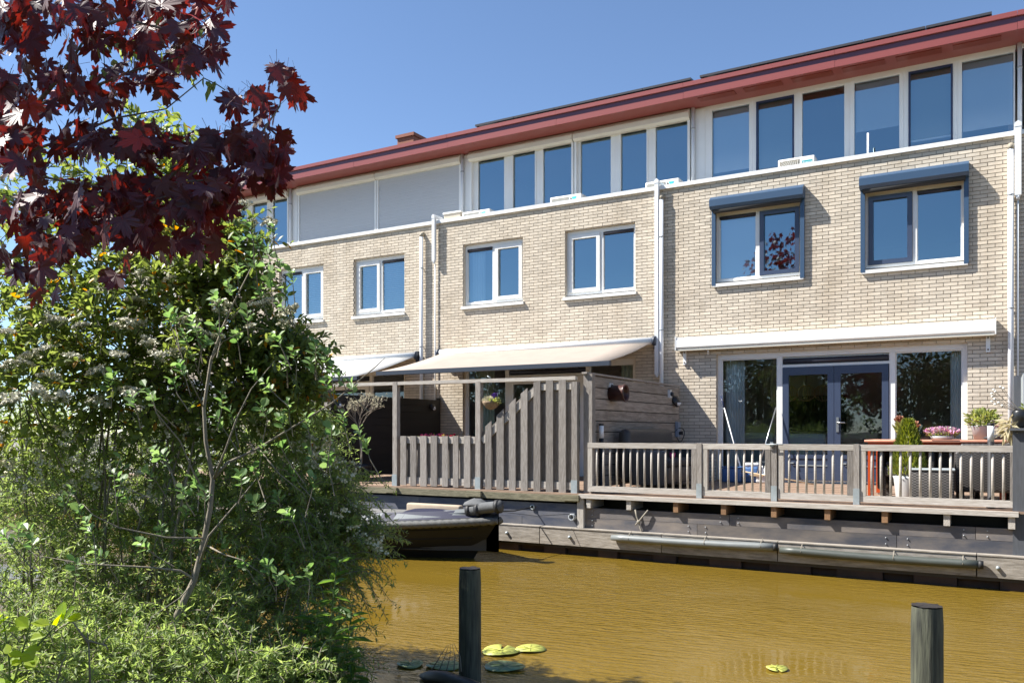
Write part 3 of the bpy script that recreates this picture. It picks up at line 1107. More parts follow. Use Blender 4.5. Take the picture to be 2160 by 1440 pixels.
def shutter_set(root, a, c, closed, mat_box='cream_metal'):
    """cream roller-shutter box under the eaves, with its curtain down or rolled up"""
    s = empty('top_shutter', root, ((a + c) / 2, TY, 8.1))
    prof = [(TY - .16, 8.09), (TY - .16, 8.19), (TY - .10, 8.268), (TY - .003, 8.268), (TY - .003, 8.05), (TY - .10, 8.05)]
    o = Vector((a, TY, 8.1))
    n = len(prof)
    V = [Vector((a + .005, y, z)) - o for y, z in prof] + [Vector((c - .005, y, z)) - o for y, z in prof]
    F = [tuple(reversed(range(n))), tuple(range(n, 2 * n))] + [(i, (i + 1) % n, (i + 1) % n + n, i + n) for i in range(n)]
    mobj('shutter_box', V, F, mat_box, s, o)
    for x in (a + .005, c - .055):
        box('guide_rail', x, x + .05, TY - .075, TY - .003, 6.45, 8.048, 'white_paint', s)
    if closed:
        z = 6.42
        k = 0
        while z < 8.03:
            box('shutter_slat', a + .056, c - .056, TY - .052 + (.003 if k % 2 else 0), TY - .030, z, z + .037, 'shutter_grey', s)
            z += .040
            k += 1


shutter_set(H2, XT(994), XT(1213), False)
shutter_set(H2, XT(1214), XT(1458), False)
roof(H2, PX2, PX3, (px_x(1010, 16), px_x(1463, 16), 5), [(px_x(1316, 17.2), 17.2, .36, 9.02)])
overflow_pipe(H2, X(1389), on_plane(1389, 790, FY).z, None)
downpipe(H2, X(1398), DECK, on_plane(1398, 423, FY).z, .042)

# ------------------------------------------------------------------ house on the left (closed grey shutters)
wE, wF = (X(589), X(682)), (X(746), X(853))
H1 = house('pale brick house with closed grey shutters and white blinds', PX1, PX2, [wE, wF], [(X(590), X(853))])
upper_window(H1, *wE, 'R', blind='venetian')
upper_window(H1, *wF, 'L', blind='venetian')
gf = ground_doors(H1, X(590), X(853), X(652), X(778), 1, False)
shutter_set(H1, XT(632), XT(797.5), True)
shutter_set(H1, XT(798), XT(976), True)
box('shutter_backing', PX1 + .02, PX2 - .02, TY + .02, TY + .10, 6.77, 8.222, 'white_paint', H1)
roof(H1, PX1, PX2, None, [(px_x(855, 17.4), 17.4, .52, 9.56)])
downpipe(H1, X(893), DECK, on_plane(893, 501, FY).z, .042)
overflow_pipe(H1, X(920), on_plane(920, 552, FY).z, DECK + .4)

# ------------------------------------------------------------------ farther house behind the shrubs, and the one past the right edge
wG, wH = (PX1 - 5.55 + .6, PX1 - 5.55 + 2.1), (PX1 - 5.55 + 3.1, PX1 - 5.55 + 4.6)
H0 = house('farthest pale brick house mostly hidden behind the shrubs', PX1 - 5.55, PX1, [wG, wH], [(PX1 - 5.0, PX1 - .95)])
upper_window(H0, *wG, 'R')
upper_window(H0, *wH, 'L')
ground_doors(H0, PX1 - 5.0, PX1 - .95, PX1 - 3.9, PX1 - 2.0, 1, False)
top_row(H0, ((410, 437), (447, 478), (487, 521), (531, 566), (575, 613)), PX1 - 5.5, PX1 - .03, {}, {3: 'w'})
shutter_set(H0, XT(480), XT(613), False)
roof(H0, PX1 - 5.55, PX1, (PX1 - 5.2, px_x(584, 16), 5))
downpipe(H0, X(522), DECK, on_plane(522, 640, FY).z + 1.6, .042)
H4 = house('sliver of the next pale brick house at the right edge', PX4, PX4 + 5.55, [(PX4 + .9, PX4 + 2.4), (PX4 + 3.3, PX4 + 4.8)], [(PX4 + .9, PX4 + 4.9)])
upper_window(H4, PX4 + .9, PX4 + 2.4, 'R')
upper_window(H4, PX4 + 3.3, PX4 + 4.8, 'L')
ground_doors(H4, PX4 + .9, PX4 + 4.9, PX4 + 1.9, PX4 + 3.7, 2, False)
for k in range(6):
    top_light(H4, PX4 + .35 + k * .86, PX4 + 1.1 + k * .86)
roof(H4, PX4, PX4 + 5.55)

# grey pipes on the white piers between the top storeys
for px, rt in ((616, H1), (978, H2), (1464, H3), (2151, H4)):
    x = XT(px)
    d = empty('top_downpipe', rt, (x, TY - .06, 6.3))
    tube('pipe', [(x, TY - .06, 6.29), (x, TY - .06, SOF)], .036, 'pipe_white', d, 10)
    for z in (6.75, 7.85):
        tube('bracket', [(x, TY - .06, z), (x, TY - .06, z + .03)], .042, 'pipe_grey', d, 10)
for px, rt in ((622, H1), (986, H2), (1477, H3)):
    x = XT(px)
    box('pier', x - .10, x + .10, TY - .012, TY + .02, 6.282, 8.245, 'white_paint', rt)
# low brick divider on the terrace between left and middle house
o = box('terrace_divider', XT(976) - .2, XT(976) + .25, FY + .42, FY + .62, 6.285, 6.80, 'brick', H2)
box('divider_cap', XT(976) - .22, XT(976) + .27, FY + .40, FY + .64, 6.802, 6.84, 'white_metal', H2)
# thin white vent pole on the right house's parapet
tube('vent_pole', [on_plane(1831, 330, FY + .5) - Vector((0, 0, .5)), on_plane(1831, 281, FY + .5)], .018, 'pipe_white', H3, 8)

# ================================================================== decks, quay and railings over the water
def timber(name, x0, x1, y0, y1, z0, z1, m, parent):
    """axis-aligned timber along its longest side"""
    dx, dy, dz = x1 - x0, y1 - y0, z1 - z0
    cx, cy, cz = (x0 + x1) / 2, (y0 + y1) / 2, (z0 + z1) / 2
    if dx >= dy and dx >= dz:
        return beam(name, (x0, cy, cz), (x1, cy, cz), dy, dz, m, parent)
    if dy >= dz:
        return beam(name, (cx, y0, cz), (cx, y1, cz), dx, dz, m, parent)
    j = random.uniform(-.004, .004) if name == 'fence_board' else 0
    return beam(name, (cx - j, cy + j, z0), (cx + j, cy - j, z1), dy, dx, m, parent, up=(1, 0, 0))


RX = lambda p: px_x(p, RAILY)
EDGE = 11.06          # front edge of the decks
XL2, XR3 = PX2 - .1, PX4 - .02


def deck(label, xl, xr, edge_mat, ends=(0, 0)):
    d = thing('deck', label, 'deck', ((xl + xr) / 2, 13, DECK), 'wooden decks between houses and water')
    n = 29
    w = (FY - .02 - EDGE) / n
    for i in range(n):
        y = EDGE + i * w
        timber('deck_board', xl, xr, y + .002, y + w - .004, DECK - .028, DECK - .002 * (i % 3), 'deck_wood', d)
    return d


D3 = deck('reddish board deck in front of the navy doors', PX3 + .02, XR3, 'wood_pale')
D2 = deck('board deck of the middle house behind the slatted fence', PX2 + .02, PX3 - .005, 'wood_moss')
D1 = deck('board deck of the left house behind the shrubs', PX1, PX2 - .02, 'wood_moss')
timber('edge_board', RX(1229), RX(2148), EDGE - .055, EDGE - .002, DECK - .062, DECK - .004, 'wood_pale', D3)
# joist ends under the right deck
for px, m in ((1241, 'wood_pale'), (1326, 'wood_pale'), (1425, 'wood_joist'), (1526, 'wood_joist'), (1632, 'wood_joist'), (1745, 'wood_joist'),
              (1866, 'wood_joist'), (1997, 'wood_pale'), (2134, 'wood_pale')):
    x = px_x(px, EDGE - .03)
    timber('joist', x - .034, x + .034, EDGE - .03, EDGE + .45, DECK - .20, DECK - .064, m, D3)
# mossy edge beam under the fence, with the blocks that carry the posts
timber('edge_beam', PX1, RX(1222), EDGE - .03, EDGE + .09, DECK - .125, DECK - .03, 'wood_moss', D2)
for px in (690, 836, 1011, 1214):
    x = RX(px)
    timber('post_block', x - .13, x + .13, EDGE - .085, EDGE - .032, DECK - .105, DECK - .02, 'wood_moss', D2)

# quay: plank wall, projecting ledge beam and the dark wet piling below it
Q = thing('quay_wall', 'weathered plank quay wall rising from the canal under the decks', 'quay', (-6, 11.3, 0))
QY = 11.12
cuts_a = [px_x(p, QY) for p in (1236, 1540, 2058, 2300)]
cuts_b = [px_x(p, QY) for p in (1236, 1472, 1892, 2300)]
for z0, z1, cuts in ((.553, .695, cuts_a), (.28, .55, cuts_b)):
    for a, c in zip(cuts[:-1], cuts[1:]):
        timber('plank', a + .003, c - .003, QY - .03 - random.uniform(0, .006), QY + .02, z0 - (.08 if z0 < .2 else 0), z1, 'wood_quay', Q)
        for zz in (max(z0, .40) + .04, z1 - .035):
            for xx in (a + .12, c - .12):
                tube('plank_bolt', [(xx, QY - .046, zz), (xx, QY - .03, zz)], .008, 'pipe_grey', Q, 6)
for z0, z1, cuts in ((.52, .74, (PX1 - 8, -12.5, -8.2, px_x(1222, QY))), (.30, .517, (PX1 - 8, -10.3, px_x(1103, QY), px_x(1222, QY))), (.10, .297, (PX1 - 8, -9.1, px_x(1222, QY)))):
    for a, c in zip(cuts[:-1], cuts[1:]):
        timber('plank', a + .003, c - .003, QY - .028, QY + .02, z0, z1, 'wood_quay_blue', Q)
x = px_x(1230, QY)
timber('quay_post', x - .05, x + .05, QY - .10, QY - .035, .405, .84, 'wood_pale', Q)
lathe('drain_pipe', [(.035, 0), (.05, 0), (.05, .10), (.035, .10), (.035, 0.01)], 'pipe_grey', Q, on_plane(1213, 1089, QY) + Vector((0, -.03, 0)), 14, rot=(math.radians(90), 0, 0))
LY = 10.95
lx = [px_x(p, LY) for p in (700, 1138, 1395, 1640, 2060, 2330)]
lx[0] = PX1 - 8
for i, (a, c) in enumerate(zip(lx[:-1], lx[1:])):
    timber('ledge_beam', a + .006, c - .006, LY + .003 * (i % 2), QY - .035, .145, .385, 'wood_ledge', Q)
    timber('ledge_cover', a + .004, c - .004, LY - .006, QY - .036, .387, .400, 'wood_ledge', Q)
for px, py in ((1070, 1123), (1202, 1132), (2105, 1197)):
    p = on_plane(px, py, LY)
    tube('bolt', [p + Vector((0, -.03, 0)), p], .022, 'galvanised', Q, 8)
box('waterline_rail', PX1 - 8, 6, LY + .05, LY + .12, .10, .143, 'wet_wood_or_void', Q)
a = PX1 - 8
k = 0
while a < 6:
    w = .42 + .12 * math.sin(k * 2.7)
    box('sheet_pile', a, a + w - .01, LY + .06 + (.07 if k % 2 else 0), QY + .1, -.5, .12, 'steel_rust', Q)
    a += w
    k += 1
box('packing', PX1 - 8, 6, QY + .025, QY + .42, -.5, .60, 'wet_wood_or_void', Q)
box('void_backing', PX1 - 8, 6, QY + .43, QY + .46, -.5, .86, 'wet_wood_or_void', Q)  # dark sheet standing in for the shaded void under the decks

# ------------------------------------------------------------------ balustrade of the right deck
R3 = thing('deck_railing', 'low weathered railing with round spindles along the right deck', 'railing', (RX(1700), RAILY, DECK))
ZT, ZB2 = DECK + .745, DECK + .035
panels = [(1242, 1471, 14), (1483, 1627, 7), (1642, 1801, 7), (1814, 2146, 14)]
for a, c, n in panels:
    xa, xc = RX(a), RX(c)
    p = empty('rail_panel', R3, ((xa + xc) / 2, RAILY, DECK))
    timber('top_rail', xa, xc, RAILY - .045, RAILY + .03, ZT - .075, ZT, 'wood_pale', p)
    timber('bottom_rail', xa + .001, xc - .001, RAILY - .042, RAILY + .03, ZB2, ZB2 + .078, 'wood_pale', p)
    timber('stile', xa + .002, xa + .072, RAILY - .043, RAILY + .029, ZB2 + .079, ZT - .076, 'wood_pale', p)
    timber('stile', xc - .072, xc - .002, RAILY - .043, RAILY + .029, ZB2 + .079, ZT - .076, 'wood_grey', p)
    for i in range(n):
        x = xa + .072 + (xc - xa - .144) * (i + .6) / (n + .2)
        tube('spindle', [(x, RAILY - .005, ZB2 + .07), (x + random.uniform(-.003, .003), RAILY - .008, (ZB2 + ZT) / 2), (x, RAILY - .005, ZT - .07)], .0155, 'wood_pale', p, 8)
for px in (1477, 1634.5, 1807.5):
    x = RX(px)
    q = empty('rail_post', R3, (x, RAILY, DECK))
    timber('post', x - .034, x + .034, RAILY - .055, RAILY + .045, DECK - .03, ZT + .006, 'wood_grey', q)
    box('post_foot', x - .037, x + .037, RAILY - .062, RAILY - .0555, DECK - .05, DECK + .20, 'galvanised', q)
p = on_plane(1633, 937, RAILY - .06)
tube('gate_latch', [p + Vector((-.10, -.03, 0)), p + Vector((.12, -.03, 0))], .008, 'galvanised', R3, 6)
box('latch_plate', p.x - .05, p.x - .01, p.y - .02, p.y - .003, p.z - .03, p.z + .03, 'galvanised', R3)

# ------------------------------------------------------------------ privacy screen between the two decks
S = thing('privacy_screen', 'grey-brown horizontal board screen between the two decks', 'fence', (PX3 + .02, 13.2, DECK))
sx = PX3 + .02
zs = DECK + .06
nb = 10
for i in range(nb):
    h = 1.68 / nb
    timber('screen_board', sx - .012, sx + .014 + .004 * (i % 2), 11.32, 15.33, zs + i * h + (.008 if i else 0), zs + (i + 1) * h - .006, 'wood_screen', S)
box('backing', sx - .0145, sx - .0125, 11.33, 15.32, zs + .01, zs + 1.66, 'wood_black', S)  # added dark sheet that keeps the gaps between the boards dark
for y in (12.7, 14.0, 15.3):
    timber('screen_post', sx - .085, sx - .015, y - .035, y + .035, DECK, zs + 1.66, 'wood_grey', S)
px0 = RX(1231)
timber('end_post', RX(1229), RX(1247), 11.18, 11.30, DECK - .02, DECK + 1.755, 'wood_grey', S)
timber('screen_cap', sx - .05, sx + .03, 11.14, 15.33, DECK + 1.757, DECK + 1.785, 'wood_grey', S)

# brown ceramic tube fixed to the screen
c = Vector((sx + .02, 12.05, on_plane(1272, 830, 12.05).z))
t = thing('wall_planter', 'short brown ceramic tube fixed to the board screen', 'planter', c)
lathe('tube', [(.085, .0), (.125, .0), (.125, .22), (.14, .24), (.14, .26), (.12, .26), (.105, .23), (.085, .05)], 'terracotta_brown', t, c, 24, rot=(0, math.radians(90), 0))
lathe('lamp_bowl', [(.02, .05), (.07, .06), (.08, .16), (.07, .17), (.05, .08)], 'diffuser_white', t, c + Vector((0.0, 0, -.03)), 16, rot=(0, math.radians(90), 0))
# fittings on the screen
c = Vector((sx + .02, 12.02, DECK + 1.60))
t = thing('wall_socket', 'small white double socket on the screen above the ceramic tube', 'socket', c)
box('socket_box', c.x, c.x + .03, c.y - .05, c.y + .06, c.z, c.z + .06, 'plastic_white', t)
box('socket_hole', c.x + .03, c.x + .034, c.y - .035, c.y - .005, c.z + .012, c.z + .048, 'ink_dark', t)
box('socket_hole', c.x + .03, c.x + .034, c.y + .015, c.y + .045, c.z + .012, c.z + .048, 'ink_dark', t)
c = Vector((sx + .02, 14.70, DECK + 1.58))
t = thing('motion_sensor', 'white motion sensor near the wall end of the screen', 'sensor', c)
box('sensor_base', c.x, c.x + .05, c.y - .03, c.y + .05, c.z - .05, c.z + .09, 'plastic_white', t)
lathe('sensor_eye', [(.0, .05), (.03, .045), (.04, .02), (.04, 0)], 'ink_dark', t, c + Vector((.05, .01, .02)), 12, rot=(0, math.radians(90), 0))
c = Vector((sx + .02, 15.02, DECK + 1.46))
t = thing('wall_lamp', 'black half-round wall lamp at the house end of the screen', 'lamp', c)
lathe('lamp_hood', [(.0, .10), (.08, .09), (.11, .03), (.11, 0)], 'lamp_black', t, c, 16, rot=(0, math.radians(60), 0))
lathe('lamp_glass', [(.0, -.05), (.05, -.045), (.075, 0), (.075, .01)], 'diffuser_white', t, c + Vector((.06, 0, -.02)), 16)
c = Vector((sx + .03, 15.12, DECK + .95))
t = thing('outdoor_socket', 'blue-grey outdoor socket with looped black cable on the screen', 'socket', c)
box('socket_box', c.x, c.x + .06, c.y - .06, c.y + .06, c.z - .14, c.z + .02, 'socket_blue_grey', t)
box('socket_lid', c.x, c.x + .06, c.y - .06, c.y + .06, c.z + .025, c.z + .14, 'socket_blue_grey', t)
loop = [c + Vector((.08 + .08 * math.cos(a), -.02 + .04 * math.sin(a * 2), -.10 + .13 * math.sin(a))) for a in np.linspace(0, 12, 40)]
tube('cable', loop, .007, 'rubber', t, 6)
box('plug', c.x + .06, c.x + .12, c.y - .03, c.y + .03, c.z - .10, c.z - .04, 'rubber', t)

# ------------------------------------------------------------------ slatted fence of the middle deck
FN = thing('slatted_fence', 'weathered board fence with a sloping top edge beside the screen', 'fence', (RX(1020), RAILY, DECK))
FB = on_plane(1100, 1032, RAILY).z
for px, top in ((836, None), (1011, None), (1214, None), (690, None)):
    x = RX(px)
    timber('fence_post', x - .045, x + .045, RAILY - .045, RAILY + .045, DECK - .02, on_plane(px, 805, RAILY).z, 'wood_grey', FN)
    box('post_foot', x - .05, x + .05, RAILY - .056, RAILY - .046, DECK - .06, DECK + .19, 'galvanised', FN)
beam('top_beam', on_plane(692, 813, RAILY), on_plane(1216, 797, RAILY), .08, .055, 'wood_pale', FN)
x0, x1 = RX(845), RX(1003)
for z in (DECK + .10, on_plane(920, 925, RAILY).z - .02):
    timber('fence_rail', x0, x1, RAILY - .02, RAILY + .02, z - .055, z + .055, 'wood_pale', FN)
ztop = on_plane(920, 919, RAILY - .05).z
for a, c in ((845, 857), (866, 878), (887, 900), (909, 922), (933, 945), (956, 967), (979, 992)):
    timber('fence_board', px_x(a, RAILY - .035), px_x(c, RAILY - .035), RAILY - .044, RAILY - .022, FB + random.uniform(-.01, .005), ztop + random.uniform(-.006, .006), 'wood_grey', FN)
for a, c in ((853, 868), (874, 890), (896, 912), (918, 935), (941, 958), (964, 981), (988, 1003)):
    timber('fence_board', px_x(a, RAILY + .035), px_x(c, RAILY + .035), RAILY + .022, RAILY + .044, FB + .02, ztop - .01, 'wood_grey', FN)
x0, x1 = RX(1020), RX(1206)
timber('fence_rail', x0, x1, RAILY - .02, RAILY + .02, DECK + .045, DECK + .155, 'wood_pale', FN)
beam('fence_rail', on_plane(1018, 930, RAILY), on_plane(1138, 815, RAILY), .04, .10, 'wood_pale', FN)
timber('fence_rail', RX(1140), x1, RAILY - .02, RAILY + .02, on_plane(1180, 822, RAILY).z, on_plane(1180, 807, RAILY).z, 'wood_pale', FN)


def slant_board(a, c, ya, yc, y0, bottom):
    """board cut to the slope of the fence top; grain runs upwards"""
    pa, pc = on_plane(a, ya, y0), on_plane(c, yc, y0)
    w, zb = pc.x - pa.x, bottom
    V = []
    for yy in (-.011, .011):
        V += [(0, -w / 2, yy), (0, w / 2, yy), (pc.z - zb, w / 2, yy), (pa.z - zb, -w / 2, yy)]
    F = [(0, 1, 2, 3), (7, 6, 5, 4), (0, 4, 5, 1), (1, 5, 6, 2), (2, 6, 7, 3), (3, 7, 4, 0)]
    o = mobj('fence_board', V, F, 'wood_grey', FN, ((pa.x + pc.x) / 2, y0, zb))
    o.rotation_euler = Matrix(((0, 1, 0), (0, 0, 1), (1, 0, 0))).to_euler()
    return o


for a, c, ya, yc in ((1024, 1037, 899, 887), (1048, 1063, 876, 862), (1074, 1088, 853, 839), (1099, 1113, 830, 818), (1126, 1140, 806, 803), (1152, 1167, 802, 801), (1179, 1194, 801, 800)):
    slant_board(a, c, ya, yc, RAILY - .033, FB - .01 + random.uniform(-.01, .005))
for a, c, ya, yc in ((1018, 1027, 912, 904), (1036, 1052, 900, 884), (1060, 1077, 878, 860), (1086, 1102, 852, 836), (1112, 1128, 828, 812), (1139, 1154, 806, 806), (1165, 1181, 806, 806), (1192, 1207, 806, 806)):
    slant_board(a, c, ya, yc, RAILY + .033, FB + .02)

# ------------------------------------------------------------------ dark board screen between the left and the middle deck
B1 = thing('dark_screen', 'black-brown horizontal board screen left of the olive tree', 'fence', (PX2 + .02, 13.2, DECK))
for i in range(11):
    h = 1.58 / 11
    timber('screen_board', PX2 + .01, PX2 + .035 + .003 * (i % 2), 11.42, 15.33, DECK + .04 + i * h, DECK + .04 + (i + 1) * h - .006, 'wood_black', B1)
box('backing', PX2 + .0085, PX2 + .0095, 11.43, 15.32, DECK + .05, DECK + 1.60, 'wood_black', B1)  # sheet added to close the gaps, so no bright lines show through
for y in (11.36, 12.7, 14.0, 15.36):
    timber('screen_post', PX2 - .06, PX2 + .008, y - .03, y + .03, DECK, DECK + 1.66, 'wood_grey' if y < 12 else 'wood_black', B1)
for px, py, y, lab in ((703, 854, 11.95, 'small hooded lamp at the canal end of the dark screen'), (896, 860, 15.0, 'small hooded lamp at the house end of the dark screen')):
    z = on_plane(px, py, y).z
    c = Vector((PX2 + .045, y, z))
    t = thing('hooded_lamp', lab, 'lamp', c, 'lamps on the dark screen')
    lathe('lamp_hood', [(.0, .085), (.05, .08), (.075, .04), (.075, 0)], 'lamp_black', t, c, 14, rot=(0, math.radians(70), 0))
    lathe('lamp_glass', [(.0, .09), (.03, .08), (.05, .045)], 'diffuser_white', t, c + Vector((.015, 0, -.025)), 14, rot=(0, math.radians(75), 0))

# low grey divider with slats at the right end of the deck
G = thing('grey_divider', 'dark grey timber divider at the right end of the deck', 'fence', (PX4 - .05, 11.2, DECK))
xg = px_x(2149, 11.10)
mat('grey_stain', (0.085, 0.092, 0.105), 0.7, var=0.5, nscale=6, stretch=W_ST, rnd=.1)
timber('divider_post', xg - .06, xg + .12, 11.08, 11.20, .30, on_plane(2149, 908, 11.1).z, 'grey_stain', G)
timber('divider_shelf', xg - .09, xg + .30, 11.03, 11.36, on_plane(2149, 908, 11.1).z + .001, on_plane(2149, 908, 11.1).z + .03, 'grey_stain', G)
timber('divider_brace', xg + .06, xg + .13, 11.03, 11.075, 1.15, 1.62, 'wood_grey', G)
for i in range(5):
    timber('divider_board', PX4 - .02, PX4 + .01, 11.36, 15.3, DECK + .05 + i * .17, DECK + .21 + i * .17, 'grey_stain', G)
timber('divider_post', PX4 - .06, PX4 + .06, 14.9, 15.0, DECK, on_plane(2148, 793, 15).z, 'grey_stain', G)
timber('divider_frame', PX4 + .03, PX4 + .05, 13.6, 14.88, DECK + 1.0, DECK + 1.72, 'galvanised', G)

# grey fender poles hung along the ledge
for (a, c, r, lab) in (((1290, 1133), (1632, 1153), .050, 'long pale grey fender pole fixed to the quay ledge beside the boat'),
                       ((1645, 1159), (2064, 1190), .050, 'lower dark-ended fender pole at the right part of the quay ledge')):
    p0, p1 = on_plane(*a, LY - .055), on_plane(*c, LY - .055)
    t = thing('fender_pole', lab, 'fender', (p0 + p1) / 2, 'fender poles on the quay ledge')
    n = 12
    pp = [p0.lerp(p1, i / n) + Vector((0, 0, -.012 * math.sin(math.pi * i / n))) for i in range(n + 1)]
    tube('pole', pp, [r * .75] + [r] * (n - 1) + [r * .96], 'fender_grey' if a[0] < 1400 else 'fender_dark', t, 14)
    tube('end_cap', [p1, p1 + (p1 - p0).normalized() * .05], [r * 1.05, r * .9], 'rubber', t, 14)
    for q in (.12, .6, .93):
        s = p0.lerp(p1, q)
        tube('strap', [s + Vector((0, .075, .09)), s + Vector((0, 0, r + .012)), s + Vector((0, -r - .004, 0)), s + Vector((0, .07, -.02))], .006, 'rope', t, 6)
# knotted grey rope hanging off the deck edge
p = on_plane(1347, 1100, QY - .07)
t = thing('mooring_rope', 'knotted grey rope hanging from the deck edge on the quay', 'rope', p)
tube('rope_strand', [p + Vector((.14, 0, .17)), p + Vector((.05, -.01, .06)), p, p + Vector((-.03, -.01, -.03)), p + Vector((-.04, -.01, -.05))], .012, 'rope', t, 6)
tube('rope_strand', [p + Vector((-.05, 0, .17)), p + Vector((-.03, 0, .08)), p, p + Vector((.03, 0, -.1)), p + Vector((.10, -.02, -.23))], .012, 'rope', t, 6)
lathe('rope_knot', [(.0, -.03), (.025, -.02), (.03, 0), (.025, .02), (0, .03)], 'rope', t, p, 8)

# ================================================================== things on and around the houses
def bev(o, w=.02, seg=3):
    md = o.modifiers.new('bevel', 'BEVEL')
    md.width = w
    md.segments = seg
    md.limit_method = 'ANGLE'
    o.data.polygons.foreach_set('use_smooth', [True] * len(o.data.polygons))
    return o


def rbox(name, parent, org, ang, x0, x1, y0, y1, z0, z1, m, bevel=.0, tilt=0.0):
    """box given in a thing's own turned frame"""
    ca, sa = math.cos(ang), math.sin(ang)
    cx, cy, cz = (x0 + x1) / 2, (y0 + y1) / 2, (z0 + z1) / 2
    loc = Vector(org) + Vector((cx * ca - cy * sa, cx * sa + cy * ca, cz))
    o = bpy.data.objects.new(name, box_mesh(x1 - x0, y1 - y0, z1 - z0, m))
    link(o, parent, loc)
    o.rotation_euler = (tilt, 0, ang)
    if bevel:
        bev(o, bevel)
    return o


# ------------------------------------------------------------------ awnings
def awning(label, xl, xr, yfront, zfront, fabric, zback=3.56):
    a = thing('awning', label, 'awning', ((xl + xr) / 2, FY, zback), 'awnings over the garden fronts')
    yb = FY - .11
    tube('cassette', [(xl, yb + .01, zback), (xr, yb + .01, zback)], .075, 'white_metal', a, 16)
    for x in (xl, xr):
        tube('cassette_end', [(x - .03, yb + .01, zback), (x + .03, yb + .01, zback)], .095, 'awning_bar', a, 16)
        box('wall_bracket', x - .025, x + .025, FY - .10, FY - .002, zback - .16, zback + .10, 'awning_bar', a)
    n, k = 10, 8
    V, F = [], []
    for i in range(n + 1):
        for j in range(k + 1):
            t, s = i / n, j / k
            z = (zback - .02) + (zfront + .03 - zback + .02) * t - .035 * math.sin(math.pi * t) - .012 * math.sin(math.pi * s) * t
            V.append((xl + .05 + (xr - xl - .1) * s, yb + (yfront - yb) * t, z))
    for i in range(n):
        for j in range(k):
            F.append((i * (k + 1) + j, i * (k + 1) + j + 1, (i + 1) * (k + 1) + j + 1, (i + 1) * (k + 1) + j))
    c = wloc(a)
    o = mobj('fabric', [Vector(v) - c for v in V], F, fabric, a, c, True)
    sd = o.modifiers.new('thickness', 'SOLIDIFY')
    sd.thickness = .004
    prism('front_bar', [(xl, zfront - .045), (xr, zfront - .045), (xr, zfront + .035), (xl, zfront + .035)], yfront - .05, yfront + .03, 'awning_bar', a)
    for s in (.12, .88):
        x0 = xl + (xr - xl) * s
        xe = x0 + (.55 if s < .5 else -.55)
        yk = (yb + yfront) / 2
        beam('arm', (x0, yb - .04, zback - .10), (xe, yk, (zback + zfront) / 2 - .09), .035, .05, 'awning_bar', a)
        beam('arm', (xe, yk, (zback + zfront) / 2 - .09), (x0, yfront + .03, zfront - .03), .03, .045, 'awning_bar', a)
    return a


awning('extended beige awning with dark front bar over the middle deck', px_x(931, FY), px_x(1385, FY), 13.16, on_plane(1288, 765, 13.16).z, 'awning_beige')
awning('extended white awning half hidden behind the shrubs', PX1 + .15, px_x(884, FY), 13.3, on_plane(790, 795, 13.3).z, 'awning_white', 3.54)
a = thing('closed_awning', 'closed white awning box above the navy doors', 'awning', (X(1760), FY, 3.47), 'awnings over the garden fronts')
xl, xr = px_x(1424, FY - .2), px_x(2101, FY - .2)
prof = [(FY - .205, 3.40), (FY - .205, 3.53), (FY - .17, 3.575), (FY - .02, 3.60), (FY - .02, 3.355), (FY - .16, 3.355)]
o = Vector((xl, FY, 3.47))
n = len(prof)
V = [Vector((xl, y, z)) - o for y, z in prof] + [Vector((xr, y, z)) - o for y, z in prof]
F = [tuple(reversed(range(n))), tuple(range(n, 2 * n))] + [(i, (i + 1) % n, (i + 1) % n + n, i + n) for i in range(n)]
mobj('case', V, F, 'white_metal', a, o)
box('front_lip', xl + .02, xr - .02, FY - .19, FY - .05, 3.335, 3.352, 'cream_metal', a)
for x in (xl, xr - .012):
    box('end_plate', x - .002, x + .014, FY - .21, FY - .01, 3.345, 3.605, 'white_metal', a)
for x in (xl + .10, xr - .14):
    box('wall_bracket', x, x + .06, FY - .035, FY - .003, 3.08, 3.35, 'white_metal', a)
    for z in (3.12, 3.31):
        tube('bolt', [(x + .03, FY - .05, z), (x + .03, FY - .035, z)], .012, 'rubber', a, 8)
tube('crank_eye', [(xl + .62, FY - .15, 3.36), (xl + .62, FY - .15, 3.24)], .010, 'white_metal', a, 6)


